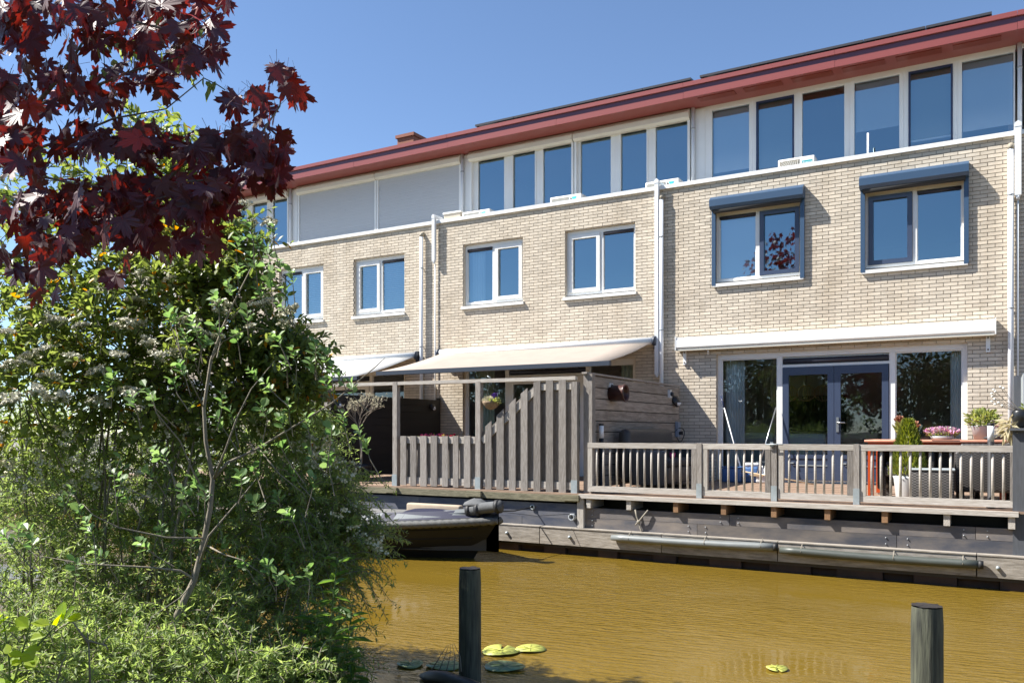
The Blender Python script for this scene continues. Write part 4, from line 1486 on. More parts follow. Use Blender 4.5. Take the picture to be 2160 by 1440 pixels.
# ------------------------------------------------------------------ outdoor air units behind the parapets
def air_unit(label, pxl, pxr, pytop, style):
    y0 = FY + .36
    xl, xr = px_x(pxl, y0), px_x(pxr, y0)
    zt = on_plane((pxl + pxr) / 2, pytop, y0).z
    u = thing('air_unit', label, 'air conditioner', ((xl + xr) / 2, y0 + .14, 6.28), 'air units on the parapet terraces')
    bev(box('casing', xl, xr, y0, y0 + .28, 6.33, zt, 'ac_white', u), .018, 2)
    for x in (xl + .1, xr - .1):
        box('foot', x - .03, x + .03, y0 - .01, y0 + .29, 6.281, 6.329, 'rubber', u)
    w = xr - xl
    g0, g1 = xl + w * .05, xl + w * .60
    box('fan_recess', g0, g1, y0 - .004, y0 - .001, 6.36, zt - .04, 'ac_grille', u)
    if style == 'radial':
        cx, cz = (g0 + g1) / 2, 6.36 + (zt - 6.40) * .30
        ch = []
        for k in range(44):
            an = 2 * math.pi * k / 44
            pts = []
            for r in np.linspace(.05, .40, 9):
                th = an + r * 1.6
                p = (cx + r * math.cos(th), y0 - .010, cz + r * math.sin(th))
                if g0 < p[0] < g1 and 6.36 < p[2] < zt - .04:
                    pts.append(p)
            if len(pts) > 1:
                ch.append((pts, .004))
        tubes('fan_grille', ch, 'ac_grille_white', u, 4)
        lz = zt - .155
        box('brand_label', xl + w * .66, xr - w * .06, y0 - .006, y0 - .001, lz, lz + .075, 'teal', u)
        fc = bpy.data.curves.new('lettering', 'FONT')
        fc.body = 'Hisense'
        fc.size = .062
        fc.align_x = 'CENTER'
        fc.extrude = .001
        fc.materials.append(MATS['plastic_white'])
        tmp = bpy.data.objects.new('lettering_curve', fc)
        COL.objects.link(tmp)
        dg = bpy.context.evaluated_depsgraph_get()
        lme = bpy.data.meshes.new_from_object(tmp.evaluated_get(dg))
        bpy.data.objects.remove(tmp)
        t = link(bpy.data.objects.new('lettering', lme), u, ((xl + w * .66 + xr - w * .06) / 2, y0 - .009, lz + .018))
        t.rotation_euler = (math.radians(90), 0, 0)
    else:
        lst = []
        z = 6.37
        while z < zt - .05:
            lst.append((g0, g1, y0 - .012, y0 - .005, z, z + .006))
            z += .02
        boxes('fan_grille', lst, 'ac_grille_white', u, 'stuff')
        c0 = xl + w * .66
        tri = [(c0, zt - .05), (c0 + .15, zt - .05), (c0 + .075, zt - .17)]
        prism('logo_patch', [(c0 + .02, zt - .055), (c0 + .14, zt - .055), (c0 + .10, zt - .16)], y0 - .006, y0 - .001, 'cyan_logo', u)
        prism('logo_patch', [(c0, zt - .055), (c0 + .06, zt - .12), (c0, zt - .15)], y0 - .0075, y0 - .0065, 'ink_dark', u)


air_unit('leftmost white air unit on the parapet terrace beside the grey shutters', 975, 1033, 444, 'slat')
air_unit('middle white air unit below the centre of the window band', 1160, 1226, 412, 'slat')
air_unit('white air unit beside the pipes between the two nearest houses', 1361, 1432, 380, 'slat')
air_unit('white air unit with teal brand label above the blue shutters', 1641, 1718, 332, 'radial')


# ------------------------------------------------------------------ deck furniture
def wicker_mat(name, a, c, sc):
    m = bpy.data.materials.new(name)
    nt, N, L = nodes_of(m)
    b = N['Principled BSDF']
    b.inputs['Roughness'].default_value = .45
    tc = N.new('ShaderNodeTexCoord')
    mp = N.new('ShaderNodeMapping')
    mp.inputs['Scale'].default_value = (sc * .55, sc * .55, sc)
    ck = N.new('ShaderNodeTexChecker')
    ck.inputs['Scale'].default_value = 1.0
    ck.inputs['Color1'].default_value = (*a, 1)
    ck.inputs['Color2'].default_value = (*c, 1)
    L.new(tc.outputs['Object'], mp.inputs['Vector'])
    L.new(mp.outputs[0], ck.inputs['Vector'])
    L.new(ck.outputs['Color'], b.inputs['Base Color'])
    bp = N.new('ShaderNodeBump')
    bp.inputs['Strength'].default_value = .8
    bp.inputs['Distance'].default_value = .006
    L.new(ck.outputs['Fac'], bp.inputs['Height'])
    L.new(bp.outputs[0], b.inputs['Normal'])
    MATS[name] = m


wicker_mat('wicker', (.085, .076, .072), (.016, .015, .015), 60)
wicker_mat('wicker_light', (.16, .15, .145), (.035, .032, .030), 60)


def armchair(label, x, y, ang, group='wicker armchairs round the orange table'):
    org = (x, y, DECK)
    c = thing('wicker_armchair', label, 'chair', org, group)
    rbox('seat', c, org, ang, -.27, .27, -.27, .28, .30, .44, 'wicker', .03)
    rbox('backrest', c, org, ang, -.30, .30, -.35, -.28, .14, .755, 'wicker', .03, 0)
    for s in (-1, 1):
        rbox('arm', c, org, ang, s * .31 - .045, s * .31 + .045, -.27, .28, .12, .65, 'wicker', .03)
        for q in (-.25, .23):
            rbox('leg', c, org, ang, s * .28 - .03, s * .28 + .03, q - .03, q + .03, 0, .30, 'wicker')
    rbox('cushion', c, org, ang, -.25, .25, -.25, .27, .44, .50, 'cushion_dark', .025)
    return c


# wicker sofa along the screen
org = (PX3 + .12, 12.05, DECK)
s = thing('wicker_sofa', 'black wicker lounge sofa along the board screen', 'sofa', org)
rbox('backrest', s, org, 0, .02, .24, .0, 2.05, .12, .95, 'wicker', .10)
rbox('seat', s, org, 0, .221, .82, .12, 1.88, .10, .36, 'wicker', .03)
rbox('seat_cushion', s, org, 0, .24, .84, .14, 1.0, .362, .47, 'cushion_dark', .04)
rbox('seat_cushion', s, org, 0, .24, .84, 1.01, 1.86, .362, .47, 'cushion_dark', .04)
rbox('arm', s, org, 0, .222, .80, .0, .118, .08, .62, 'wicker_light', .03)  # sunlight on this arm is put into a paler wicker colour
rbox('arm', s, org, 0, .222, .80, 1.882, 2.0, .08, .62, 'wicker', .03)
for a_, b_ in ((.08, .06), (.76, .06), (.08, 1.94), (.76, 1.94)):
    rbox('foot', s, org, 0, a_ - .03, a_ + .03, b_ - .03, b_ + .03, 0, .10, 'wicker')
p = Vector((PX3 + .80, 12.75, DECK + .475))
t = thing('pink_cup', 'small bright pink cup on the wicker sofa', 'cup', p)
lathe('cup_body', [(.035, 0), (.045, .09), (.04, .09), (.03, .01)], 'pink_plastic', t, p, 14)
lathe('cup_rim', [(.044, .088), (.049, .092), (.044, .097)], 'pink_plastic', t, p, 14)

# orange table
tx0, tx1, ty0, ty1, tz = -1.50, .12, 12.25, 13.25, DECK + .765
t = thing('orange_table', 'orange metal garden table with a sunlit pinkish top', 'table', ((tx0 + tx1) / 2, (ty0 + ty1) / 2, DECK))
bev(box('tabletop', tx0 - .04, tx1 + .04, ty0 - .04, ty1 + .04, tz, tz + .03, 'table_top', t), .006, 2)
for a_, b_ in ((tx0, ty0), (tx1 - .07, ty0), (tx0, ty1 - .07), (tx1 - .07, ty1 - .07)):
    box('leg', a_, a_ + .07, b_, b_ + .07, DECK + .02, tz - .001, 'orange_paint', t)
    tube('foot', [(a_ + .035, b_ + .035, DECK), (a_ + .035, b_ + .035, DECK + .019)], .022, 'plastic_white', t, 8)
for y in (ty0 + .004, ty1 - .03):
    box('apron', tx0 + .071, tx1 - .071, y, y + .026, tz - .075, tz - .002, 'orange_paint', t)
for x in (tx0 + .004, tx1 - .03):
    box('apron', x, x + .026, ty0 + .071, ty1 - .071, tz - .075, tz - .002, 'orange_paint', t)
box('runner', -.72, -.40, ty0 - .046, ty1 + .046, tz + .031, tz + .034, 'table_top', t)
armchair('wicker armchair behind the potted conifer, side to the rail', -1.03, 12.60, math.radians(178))
armchair('wicker armchair in the middle behind the low wicker stool', -.52, 12.98, math.radians(8))
armchair('wicker armchair nearest the grey divider', -.12, 12.40, math.radians(6))
org = (-.68, 11.72, DECK)
s = thing('wicker_stool', 'low square wicker stool with pale top by the rail', 'stool', org)
rbox('stool_body', s, org, .05, -.24, .24, -.20, .20, .03, .42, 'wicker_light', .02)
rbox('stool_top', s, org, .05, -.25, .25, -.21, .21, .421, .445, 'pot_grey', .008)
for a_, b_ in ((-.2, -.16), (.2, -.16), (-.2, .16), (.2, .16)):
    rbox('foot', s, org, .05, a_ - .02, a_ + .02, b_ - .02, b_ + .02, 0, .029, 'rubber')


# bollard lamps
def bollard(label, px, pytop, Y):
    p = on_plane(px, pytop, Y)
    b_ = thing('bollard_lamp', label, 'lamp', (p.x, Y, DECK), 'bollard lamps by the railing')
    h = p.z - DECK
    lathe('lamp_post', [(.05, 0), (.05, .012), (.037, .014), (.037, h - .22)], 'lamp_black', b_, (p.x, Y, DECK), 16)
    lathe('diffuser', [(.036, h - .219), (.036, h - .03)], 'diffuser_white', b_, (p.x, Y, DECK), 16)
    lathe('lamp_cap', [(.038, h - .029), (.038, h - .006), (.034, h)], 'lamp_black', b_, (p.x, Y, DECK), 16)


bollard('bollard lamp with white diffuser in front of the wicker sofa', 1268.5, 893, 11.55)
bollard('bollard lamp with white diffuser in front of the orange table', 2090, 892, 11.45)


# ------------------------------------------------------------------ potted plants
def blob_leaves(name, parent, centre, rad, n, size, m, tmpl=LEAF, up=.6, flat=1.0, seed=0):
    r = np.random.default_rng(seed)
    d = unit(r.normal(size=(n, 3)))
    q = d * (r.random((n, 1)) ** .4)
    pos = np.asarray(centre) + q * np.asarray(rad)
    dirs = unit(d * np.array([1, 1, .6]) + np.array([0, 0, up]) + r.normal(size=(n, 3)) * .35)
    nor = unit(r.normal(size=(n, 3)) * .6 + np.array([0, 0, 1]))
    o = scatter(name, *tmpl, pos, rots(dirs, nor), size * (0.7 + .6 * r.random(n)), m, parent, centre)
    o['kind'] = 'stuff'
    return o


def pot(name, label, cat, p, prof, m, group=None):
    t = thing(name, label, cat, p, group)
    lathe('pot', prof, m, t, p, 20)
    return t


p = on_level(1916, 1058, DECK)
p = Vector((p.x, max(p.y, 11.55), DECK))
t = pot('potted_conifer', 'cone-shaped yellow-green conifer in a white pot by the rail', 'plant', p,
        [(.11, 0), (.15, .06), (.175, .30), (.185, .33), (.17, .335), (.155, .30)], 'pot_white', 'potted plants on the right deck')
lathe('soil', [(.155, .30), (.0, .31)], 'soil', t, p, 16)
r = np.random.default_rng(5)
n = 2600
h = r.random(n) ** .8
ang = r.random(n) * 2 * np.pi
rad = (.21 * (1 - h) ** .7 + .015) * (.45 + .55 * r.random(n) ** .5)
pos = np.stack([p.x + rad * np.cos(ang), p.y + rad * np.sin(ang), p.z + .33 + h * .70], -1)
dirs = np.stack([np.cos(ang) * .8, np.sin(ang) * .8, .9 + .6 * r.random(n)], -1)
o = scatter('foliage', *LEAF_NARROW, pos, rots(dirs, r.normal(size=(n, 3))), .055 + .03 * r.random(n), 'leaf_conifer', t, p)
o['kind'] = 'stuff'
tube('stem', [p + Vector((0, 0, .3)), p + Vector((0, 0, .95))], [.014, .005], 'bark', t, 6)

tz1 = tz + .031
p = Vector((px_x(1905, 12.7), 12.7, tz1))
t = pot('table_plant', 'spiky green plant with reddish-brown flower heads on the table', 'plant', p, [(.05, 0), (.07, .09), (.065, .09), (.05, .07)], 'basket', 'plants on the orange table')
r = np.random.default_rng(6)
n = 80
ang = r.random(n) * 6.28
pos = np.tile(np.array(p) + [0, 0, .07], (n, 1)) + r.normal(size=(n, 3)) * .02
o = scatter('foliage', *LEAF_NARROW, pos, rots(np.stack([np.cos(ang) * .7, np.sin(ang) * .7, .5 + r.random(n)], -1), r.normal(size=(n, 3))), .16 + .08 * r.random(n), 'leaf_pot', t, p)
o['kind'] = 'stuff'
blob_leaves('flower_heads', t, p + Vector((-.05, 0, .28)), (.06, .06, .05), 90, .03, 'red_brown_flower', PETAL, seed=3)
blob_leaves('flower_heads', t, p + Vector((.13, .05, .20)), (.07, .06, .06), 60, .03, 'red_brown_flower', PETAL, seed=4)
p = Vector((px_x(1987, 12.8), 12.8, tz1))
t = pot('table_flowers', 'low mound of pink and white flowers on the table', 'flowers', p, [(.12, 0), (.15, .05), (.14, .05), (.12, .03)], 'pot_grey', 'plants on the orange table')
blob_leaves('foliage', t, p + Vector((0, 0, .08)), (.22, .12, .06), 260, .045, 'leaf_pot', seed=8)
blob_leaves('blossom', t, p + Vector((0, 0, .12)), (.23, .13, .06), 330, .03, 'flower_pink', PETAL, seed=9)
blob_leaves('blossom', t, p + Vector((0, 0, .12)), (.23, .13, .06), 160, .03, 'flower_white', PETAL, seed=10)
p = Vector((px_x(2072, 13.1), 13.1, tz1))
t = pot('table_pot', 'green bushy plant in a pale ribbed pot on the table', 'plant', p, [(.10, 0), (.135, .18), (.14, .19), (.125, .19), (.11, .15)], 'pot_grey', 'plants on the orange table')
blob_leaves('foliage', t, p + Vector((0, 0, .28)), (.20, .18, .12), 420, .065, 'leaf_pot', LEAF, seed=12)
blob_leaves('blossom', t, p + Vector((.16, -.05, .20)), (.08, .08, .06), 26, .03, 'flower_pink', PETAL, seed=13)
p = Vector((px_x(2112, 12.9), 12.9, tz1))
t = thing('dark_bundle', 'dark crumpled bundle lying at the right end of the table', 'cloth', p)
for k in range(4):
    o = lathe('fold', [(.0, .0), (.07, .01), (.09, .03), (.06, .06), (0, .07)], 'cushion_dark', t, p + Vector((-.10 + k * .06, .03 * (k % 2), .012 * k)), 10)
    o.scale = (1.3, .7, .8)
zsh = on_plane(2149, 908, 11.1).z + .03
p = Vector((px_x(2147, 11.2) + .02, 11.2, zsh))
t = pot('black_vase', 'black ribbed vase with white pompom stems on the grey divider', 'vase', p, [(.035, 0), (.06, .03), (.085, .12), (.08, .19), (.06, .215), (.055, .20)], 'pot_dark')
ch, tips = [], []
for k in range(11):
    an = 2.2 + k * .19 + random.uniform(-.1, .1)
    e = p + Vector((math.cos(an) * .28, random.uniform(-.1, .15), .26 + .22 * math.sin(k * 1.7) ** 2))
    ch.append(([p + Vector((0, 0, .2)), (p + e) / 2 + Vector((0, 0, .08)), e], .0022))
    tips.append(e)
tubes('stems', ch, 'twig_grey', t, 4)
for e in tips:
    lathe('pompom', [(0, -.014), (.012, -.008), (.014, 0), (.010, .010), (0, .014)], 'flower_white', t, e, 8)
blob_leaves('foliage', t, p + Vector((.10, 0, .18)), (.10, .08, .12), 60, .05, 'leaf_pot', seed=15)
o = blob_leaves('dry_grass', t, p + Vector((-.10, .05, .0)), (.06, .06, .12), 90, .14, 'leaf_dry_grass', LEAF_NARROW, up=-.5, seed=16)

# ------------------------------------------------------------------ cleaning gear against the window
p = Vector((px_x(1545, 15.0), 15.02, DECK))
t = thing('blue_bucket', 'blue plastic tub on the deck below the curtain', 'bucket', p, 'cleaning tubs by the window')
bev(rbox('tub', t, p, .05, -.17, .17, -.13, .13, 0, .26, 'plastic_blue', .03), .03)
rbox('tub_rim', t, p, .05, -.18, .18, -.14, .14, .261, .28, 'plastic_blue', .006)
p = Vector((px_x(1585, 15.1), 15.12, DECK))
t = thing('blue_crate', 'second blue tub with cleaning cloths beside the broom', 'bucket', p, 'cleaning tubs by the window')
rbox('tub', t, p, 0, -.14, .14, -.12, .12, 0, .28, 'plastic_blue', .03)
rbox('cloth', t, p, .3, -.12, .13, -.10, .10, .281, .35, 'plastic_white', .03)
p = Vector((px_x(1612, 15.1), 15.1, DECK))
t = thing('white_bucket', 'small white box of cleaning bottles by the door', 'bucket', p, 'cleaning tubs by the window')
rbox('tub', t, p, .1, -.13, .10, -.10, .10, 0, .16, 'plastic_white', .02)
for k in range(4):
    lathe('bottle', [(.03, 0), (.03, .14), (.012, .17), (.012, .20)], ('broom_wood', 'plastic_white', 'flower_white', 'plastic_blue')[k], t, p + Vector((-.09 + .055 * k, .02 * (k % 2), .10)), 10)
p0, p1 = on_plane(1521, 836, FY + .03), on_plane(1566, 1000, 15.0)
t = thing('mop', 'long white-handled mop leaning left against the window', 'mop', p1, 'mops leaning on the window')
tube('handle', [p1, p0.lerp(p1, .15)], .011, 'plastic_white', t, 8)
tube('grip', [p0.lerp(p1, .15), p0], .014, 'navy', t, 8)
box('mop_head', p1.x - .14, p1.x + .14, p1.y - .05, p1.y + .05, p1.z - .04, p1.z + .0, 'plastic_blue', t)
p0, p1 = on_plane(1637, 859, FY + .03), on_plane(1596, 1000, 15.0)
t = thing('steel_pole', 'steel window-cleaning pole leaning right against the frame', 'pole', p1, 'mops leaning on the window')
tube('handle', [p1, p0], .011, 'steel', t, 8)
box('wiper_head', p1.x - .12, p1.x + .12, p1.y - .03, p1.y + .03, p1.z - .03, p1.z + .0, 'broom_wood', t)
p0, p1 = on_plane(1552, 991, 14.95), on_level(1718, 1021, DECK + .02)
t = thing('broom', 'wooden broomstick resting slantwise from the tubs to the deck', 'broom', p1)
tube('handle', [p0, p1], .012, 'broom_wood', t, 8)
rbox('broom_head', t, p0, .2, -.10, .10, -.025, .025, -.03, .03, 'broom_wood', .005)

# ------------------------------------------------------------------ hanging basket, flower trough, potted olive of the middle deck
p = on_plane(1036, 850, RAILY)
t = thing('hanging_basket', 'wicker hanging basket of dry flowers under the fence beam', 'basket', p)
lathe('basket_bowl', [(.03, -.10), (.09, -.07), (.135, .0), (.14, .03), (.125, .03)], 'basket', t, p, 18)
ht = on_plane(1032, 801, RAILY).z - p.z
tubes('chains', [([p + Vector((.13 * math.cos(a_), .13 * math.sin(a_), .03)), p + Vector((-.02, 0, ht - .04))], .004) for a_ in (.3, 2.4, 4.5)], 'rubber', t, 4)
tube('hook', [p + Vector((-.02, 0, ht - .05)), p + Vector((-.02, 0, ht + .04)), p + Vector((-.06, -.02, ht + .06))], .008, 'galvanised', t, 6)
blob_leaves('dry_flowers', t, p + Vector((0, 0, .05)), (.13, .12, .05), 420, .035, 'leaf_olive', LEAF, seed=20)
blob_leaves('trailing_leaves', t, p + Vector((.08, -.05, .03)), (.12, .07, .06), 70, .05, 'leaf_pot', LEAF, seed=21)
blob_leaves('pansy', t, p + Vector((.09, -.04, .12)), (.035, .03, .035), 24, .04, 'flower_purple', PETAL, seed=22)
p = on_plane(925, 920, RAILY + .3)
t = thing('flower_trough', 'trough of magenta flowers just behind the low fence', 'planter', p - Vector((0, 0, .25)))
box('trough', p.x - .45, p.x + .45, p.y - .10, p.y + .10, p.z - .25, p.z - .07, 'wood_grey', t)
blob_leaves('blossom', t, p, (.42, .1, .05), 130, .035, 'flower_magenta', PETAL, seed=24)
blob_leaves('foliage', t, p - Vector((0, 0, .05)), (.42, .1, .06), 120, .06, 'leaf_pot', LEAF, seed=25)

p = Vector((px_x(762, 12.1), 12.1, DECK))
t = thing('potted_olive', 'small bare-twigged olive tree in a dark pot before the dark screen', 'tree', p)
lathe('pot', [(.15, 0), (.20, .25), (.21, .30), (.19, .30), (.17, .24)], 'pot_dark', t, p, 20)
lathe('soil', [(.18, .26), (0, .27)], 'soil', t, p, 14)
r = random.Random(4)
chains, tipp, tipd = [], [], []
base = p + Vector((0, 0, .27))
fork = p + Vector((-.06, 0, .98))
tube('trunk', [base, base.lerp(fork, .5) + Vector((.03, 0, 0)), fork], [.030, .024, .020], 'bark_olive', t, 8)


def grow(q, d, ln, rad, depth):
    e = q + d * ln
    mid = (q + e) / 2 + Vector((r.uniform(-.02, .02), r.uniform(-.02, .02), r.uniform(-.01, .02)))
    chains.append(([q, mid, e], [rad, rad * .8, rad * .65]))
    if depth == 0:
        tipp.append(e)
        tipd.append(d)
        return
    for _ in range(3 if depth > 1 else 4):
        nd = (d + Vector((r.uniform(-.8, .8), r.uniform(-.7, .7), r.uniform(-.15, .6)))).normalized()
        grow(e if r.random() < .7 else mid, nd, ln * r.uniform(.6, .9), rad * .62, depth - 1)


for d in ((-.55, .1, .8), (.5, -.15, .8), (.0, .2, 1), (-.3, -.3, .7), (.35, .25, .6)):
    grow(fork, Vector(d).normalized(), .26, .011, 3)
o = tubes('branches', chains, 'bark_olive', t, 4, p)
n = len(tipp)
tp = np.repeat(np.array([tuple(v) for v in tipp]), 4, 0)
td = np.repeat(np.array([tuple(v) for v in tipd]), 4, 0) + rng.normal(size=(n * 4, 3)) * .7
o = scatter('leaves', *LEAF_NARROW, tp, rots(td, rng.normal(size=(n * 4, 3))), .045, 'leaf_olive', t, p)
o['kind'] = 'stuff'

# ------------------------------------------------------------------ things seen through the patio glass
org = (px_x(1590, 17.2), 17.2, .93)
s = thing('indoor_sofa', 'pale blue-grey sofa inside behind the patio glass', 'sofa', org)
rbox('seat', s, org, 0, -.55, 1.35, .2, .95, .12, .42, 'sofa_pale', .05)
rbox('backrest', s, org, 0, -.6, .38, 0, .22, .1, .86, 'sofa_pale', .08)
rbox('backrest', s, org, 0, .39, 1.4, 0, .22, .1, .84, 'sofa_pale', .08)
for x_ in (-.5, 1.28):
    rbox('foot', s, org, 0, x_, x_ + .05, .05, .1, 0, .1, 'rubber')
c = Vector((px_x(1712, 21.3), 21.45, 2.25))
t = thing('wall_screen', 'black television hung on the far wall inside', 'television', c)
box('screen', c.x - .75, c.x + .75, c.y, c.y + .05, c.z - .42, c.z + .42, 'screen_black', t)
frame('bezel', c.x - .77, c.x + .77, c.y - .005, c.y + .05, c.z - .44, c.z + .44, .02, 'rubber', t)
c = Vector((px_x(1700, 18.4), 18.4, 2.62))
t = thing('pendant_lamp', 'round wire pendant lamps hanging inside behind the doors', 'lamp', c)
for k in range(3):
    q = c + Vector((-.35 + .35 * k, 0, 0))
    tubes('lamp_shade', [([q + Vector((math.cos(an) * .19 * math.sin(b_), math.sin(an) * .19 * math.sin(b_), .17 * math.cos(b_))) for b_ in np.linspace(.2, 2.9, 9)], .005)
                         for an in np.linspace(0, 6.0, 14)], 'broom_wood', t, 4, q)
    tube('cord', [q + Vector((0, 0, .16)), q + Vector((0, 0, .86))], .005, 'rubber', t, 5)

# ================================================================== the moored sloop
BX, BYC, BL, BB = -6.02, 10.02, 5.4, .86      # bow, centre line, length, half beam
bt = thing('moored_boat', 'dark moored sloop with thick rope fender and folded grey canopy', 'boat', (BX - BL / 2, BYC, 0))


def half_beam(t):
    return BB * (min(1, (.86 + .14 * math.sin(min(1, t / .5) * math.pi / 2))) * (1 - max(0, (t - .45) / .55) ** 2.3))


def sheer(t):
    return .44 + .13 * max(0, (t - .35) / .65) ** 1.8


NS = 26
prof = [(1.0, 1.0), (.985, .80), (.95, .55), (.88, .28), (.72, .0), (.40, -.22), (.0, -.34)]


def hull_pt(t, side, k):
    f, hz = prof[k]
    hz_ = hz * sheer(t) if hz >= 0 else hz * .6
    rake = .42 * (1 - max(0, hz)) * max(0, (t - .55) / .45) ** 2
    flare = f if t < .6 else f * (1 - (1 - max(hz, 0)) * .45 * ((t - .6) / .4))
    return Vector((BX - BL + BL * t - rake, BYC + side * half_beam(t) * flare, hz_))


V, F = [], []
o0 = wloc(bt)
for i in range(NS + 1):
    t_ = i / NS
    for side, ks in ((-1, range(7)), (1, range(5, -1, -1))):
        for k in ks:
            V.append(hull_pt(t_, side, k) - o0)
m_ = 13
for i in range(NS):
    for k in range(m_ - 1):
        F.append((i * m_ + k, i * m_ + k + 1, (i + 1) * m_ + k + 1, (i + 1) * m_ + k))
F.append(tuple(range(m_)))
mobj('hull', V, F, 'hull_dark', bt, o0, True)
for zf in (.80, .55, .28):     # lapped strakes
    k = {.80: 1, .55: 2, .28: 3}[zf]
    tube('strake', [hull_pt(i / NS, -1, k) + Vector((0, -.004, 0)) for i in range(NS)], .008, 'hull_dark', bt, 6)


def rope_fender(name, side):
    V, F = [], []
    n, seg = 150, 10
    for i in range(n + 1):
        t_ = i / n * (1.0 if side < 0 else 1.0)
        c = hull_pt(t_, side, 0) + Vector((0, side * .025, -.01))
        c2 = hull_pt(min(1, t_ + .01), side, 0) + Vector((0, side * .025, -.01))
        c1 = hull_pt(max(0, t_ - .01), side, 0) + Vector((0, side * .025, -.01))
        d = (c2 - c1).normalized()
        u = d.cross(Vector((0, 0, 1))).normalized()
        v = d.cross(u)
        s_ = t_ * BL
        for k in range(seg):
            a_ = 2 * math.pi * k / seg
            rr_ = .052 * (1 + .17 * math.cos(3 * a_ - s_ * 62))
            V.append(c + (u * math.cos(a_) + v * math.sin(a_)) * rr_ - o0)
    for i in range(n):
        for k in range(seg):
            k2 = (k + 1) % seg
            F.append((i * seg + k, i * seg + k2, (i + 1) * seg + k2, (i + 1) * seg + k))
    F.append(tuple(n * seg + k for k in range(seg)))
    mobj(name, V, F, 'rope_fender', bt, o0, True)


rope_fender('rope_fender', -1)
rope_fender('rope_fender', 1)
# inner gunwale band, cockpit floor, foredeck
V, F = [], []
for i in range(NS + 1):
    t_ = i / NS
    for side in (-1, 1):
        p = hull_pt(t_, side, 0)
        hb = half_beam(t_)
        V += [p + Vector((0, 0, .03)) - o0, Vector((p.x, BYC + side * max(0, hb - .16), p.z + .10)) - o0, Vector((p.x, BYC + side * max(0, hb - .18), .12)) - o0]
for i in range(NS):
    for s_ in (0, 3):
        for k in (0, 1):
            a_ = i * 6 + s_ + k
            F.append((a_, a_ + 1, a_ + 7, a_ + 6))
mobj('gunwale', V, F, 'boat_deck', bt, o0, True)
V, F = [], []
i0 = int(NS * .74)
for i in range(i0, NS + 1):
    t_ = i / NS
    p = hull_pt(t_, 1, 0)
    hb = max(0, half_beam(t_) - .10)
    for j in range(7):
        s_ = -1 + j / 3
        V.append(Vector((p.x, BYC + s_ * hb, p.z + .075 + .10 * (1 - s_ * s_) * min(1, hb * 2))) - o0)
for i in range(NS - i0):
    for j in range(6):
        F.append((i * 7 + j, i * 7 + j + 1, (i + 1) * 7 + j + 1, (i + 1) * 7 + j))
mobj('foredeck', V, F, 'boat_blue', bt, o0, True)
box('floor', BX - BL + .2, BX - 2.0, BYC - .45, BYC + .45, .08, .11, 'boat_deck', bt)


def side_patch(t0, t1, lo0, lo1, hi0, hi1, m, seg=10):
    """painted shapes on the coaming beside the foredeck"""
    V, F = [], []
    for i in range(seg + 1):
        s_ = i / seg
        t_ = t0 + (t1 - t0) * s_
        p = hull_pt(t_, -1, 0)
        hb = half_beam(t_)
        for q in (lo0 + (lo1 - lo0) * s_, hi0 + (hi1 - hi0) * s_):
            V.append(Vector((p.x, BYC - hb + .045 + .14 * q, p.z + .052 + .105 * q)) - o0)
    for i in range(seg):
        F.append((2 * i, 2 * i + 2, 2 * i + 3, 2 * i + 1))
    mobj('painted_shape', V, F, m, bt, o0, True)


side_patch(.45, .97, .0, .0, 1.0, 1.0, 'boat_blue')
for a_ in ((.60, .70, .1, .1, .2, .9), (.74, .86, .1, .2, .8, .2), (.885, .955, .35, .3, 1.06, 1.06)):
    t0, t1, l0, l1, h0, h1 = a_
    V, F = [], []
    side_patch(t0, t1, l0 + .06, l1 + .06, h0 + .08, h1 + .08, 'boat_grey')
# seats, cushions
for t_, w_ in ((.10, .5), (.45, .45)):
    xx = BX - BL + BL * t_
    bev(box('bench', xx, xx + .45, BYC - .62, BYC + .62, .12, .40, 'boat_deck', bt), .02, 2)
    bev(box('cushion', xx + .01, xx + .44, BYC - .6, BYC + .6, .401, .47, 'cushion_beige', bt), .03)
a_ = on_plane(862, 1075, BYC + .45).x
c_ = on_plane(975, 1075, BYC + .45).x
bev(box('back_cushion', a_, c_, BYC + .38, BYC + .50, .45, .70, 'cushion_beige', bt), .03)
bev(box('side_cushion', BX - BL + .3, a_ + .4, BYC - .50, BYC - .36, .44, .53, 'cushion_beige', bt), .03)
# folded canopy
q0, q1 = on_plane(985, 1078, BYC - .1), on_plane(1056, 1067, BYC - .1)
tube('canopy_roll', [q0, q0.lerp(q1, .1), q0.lerp(q1, .5) + Vector((0, 0, .012)), q0.lerp(q1, .92), q1], [.05, .085, .08, .078, .085], 'canvas_grey', bt, 14)
for q in (.04, .30, .88):
    s_ = q0.lerp(q1, q)
    tube('canopy_strap', [s_, s_ + (q1 - q0).normalized() * .06], .098, 'rubber', bt, 14)
q2 = q0 + Vector((.02, .12, .10))
V, F = [], []
rr = random.Random(9)
for i in range(9):
    for j in range(7):
        V.append(Vector((-.16 + .05 * i + rr.uniform(-.012, .012), -.14 + .05 * j, .03 + .08 * math.sin(i * .45 + .3) * math.sin(j * .5 + .2) + rr.uniform(-.018, .018))))
for i in range(8):
    for j in range(6):
        F.append((i * 7 + j, (i + 1) * 7 + j, (i + 1) * 7 + j + 1, i * 7 + j + 1))
o = mobj('canopy_cloth', V, F, 'canvas_grey', bt, q2 + Vector((.12, -.05, -.03)), True)
o.modifiers.new('thickness', 'SOLIDIFY').thickness = .02
for k in range(3):
    e0 = on_plane(862 + k * 6, 1087 - k * 3, BYC - .45 + k * .2)
    tube('canopy_tube', [e0, q0 + Vector((.1, -.02 + k * .03, .02 * k - .02))], .016, 'boat_grey', bt, 8)
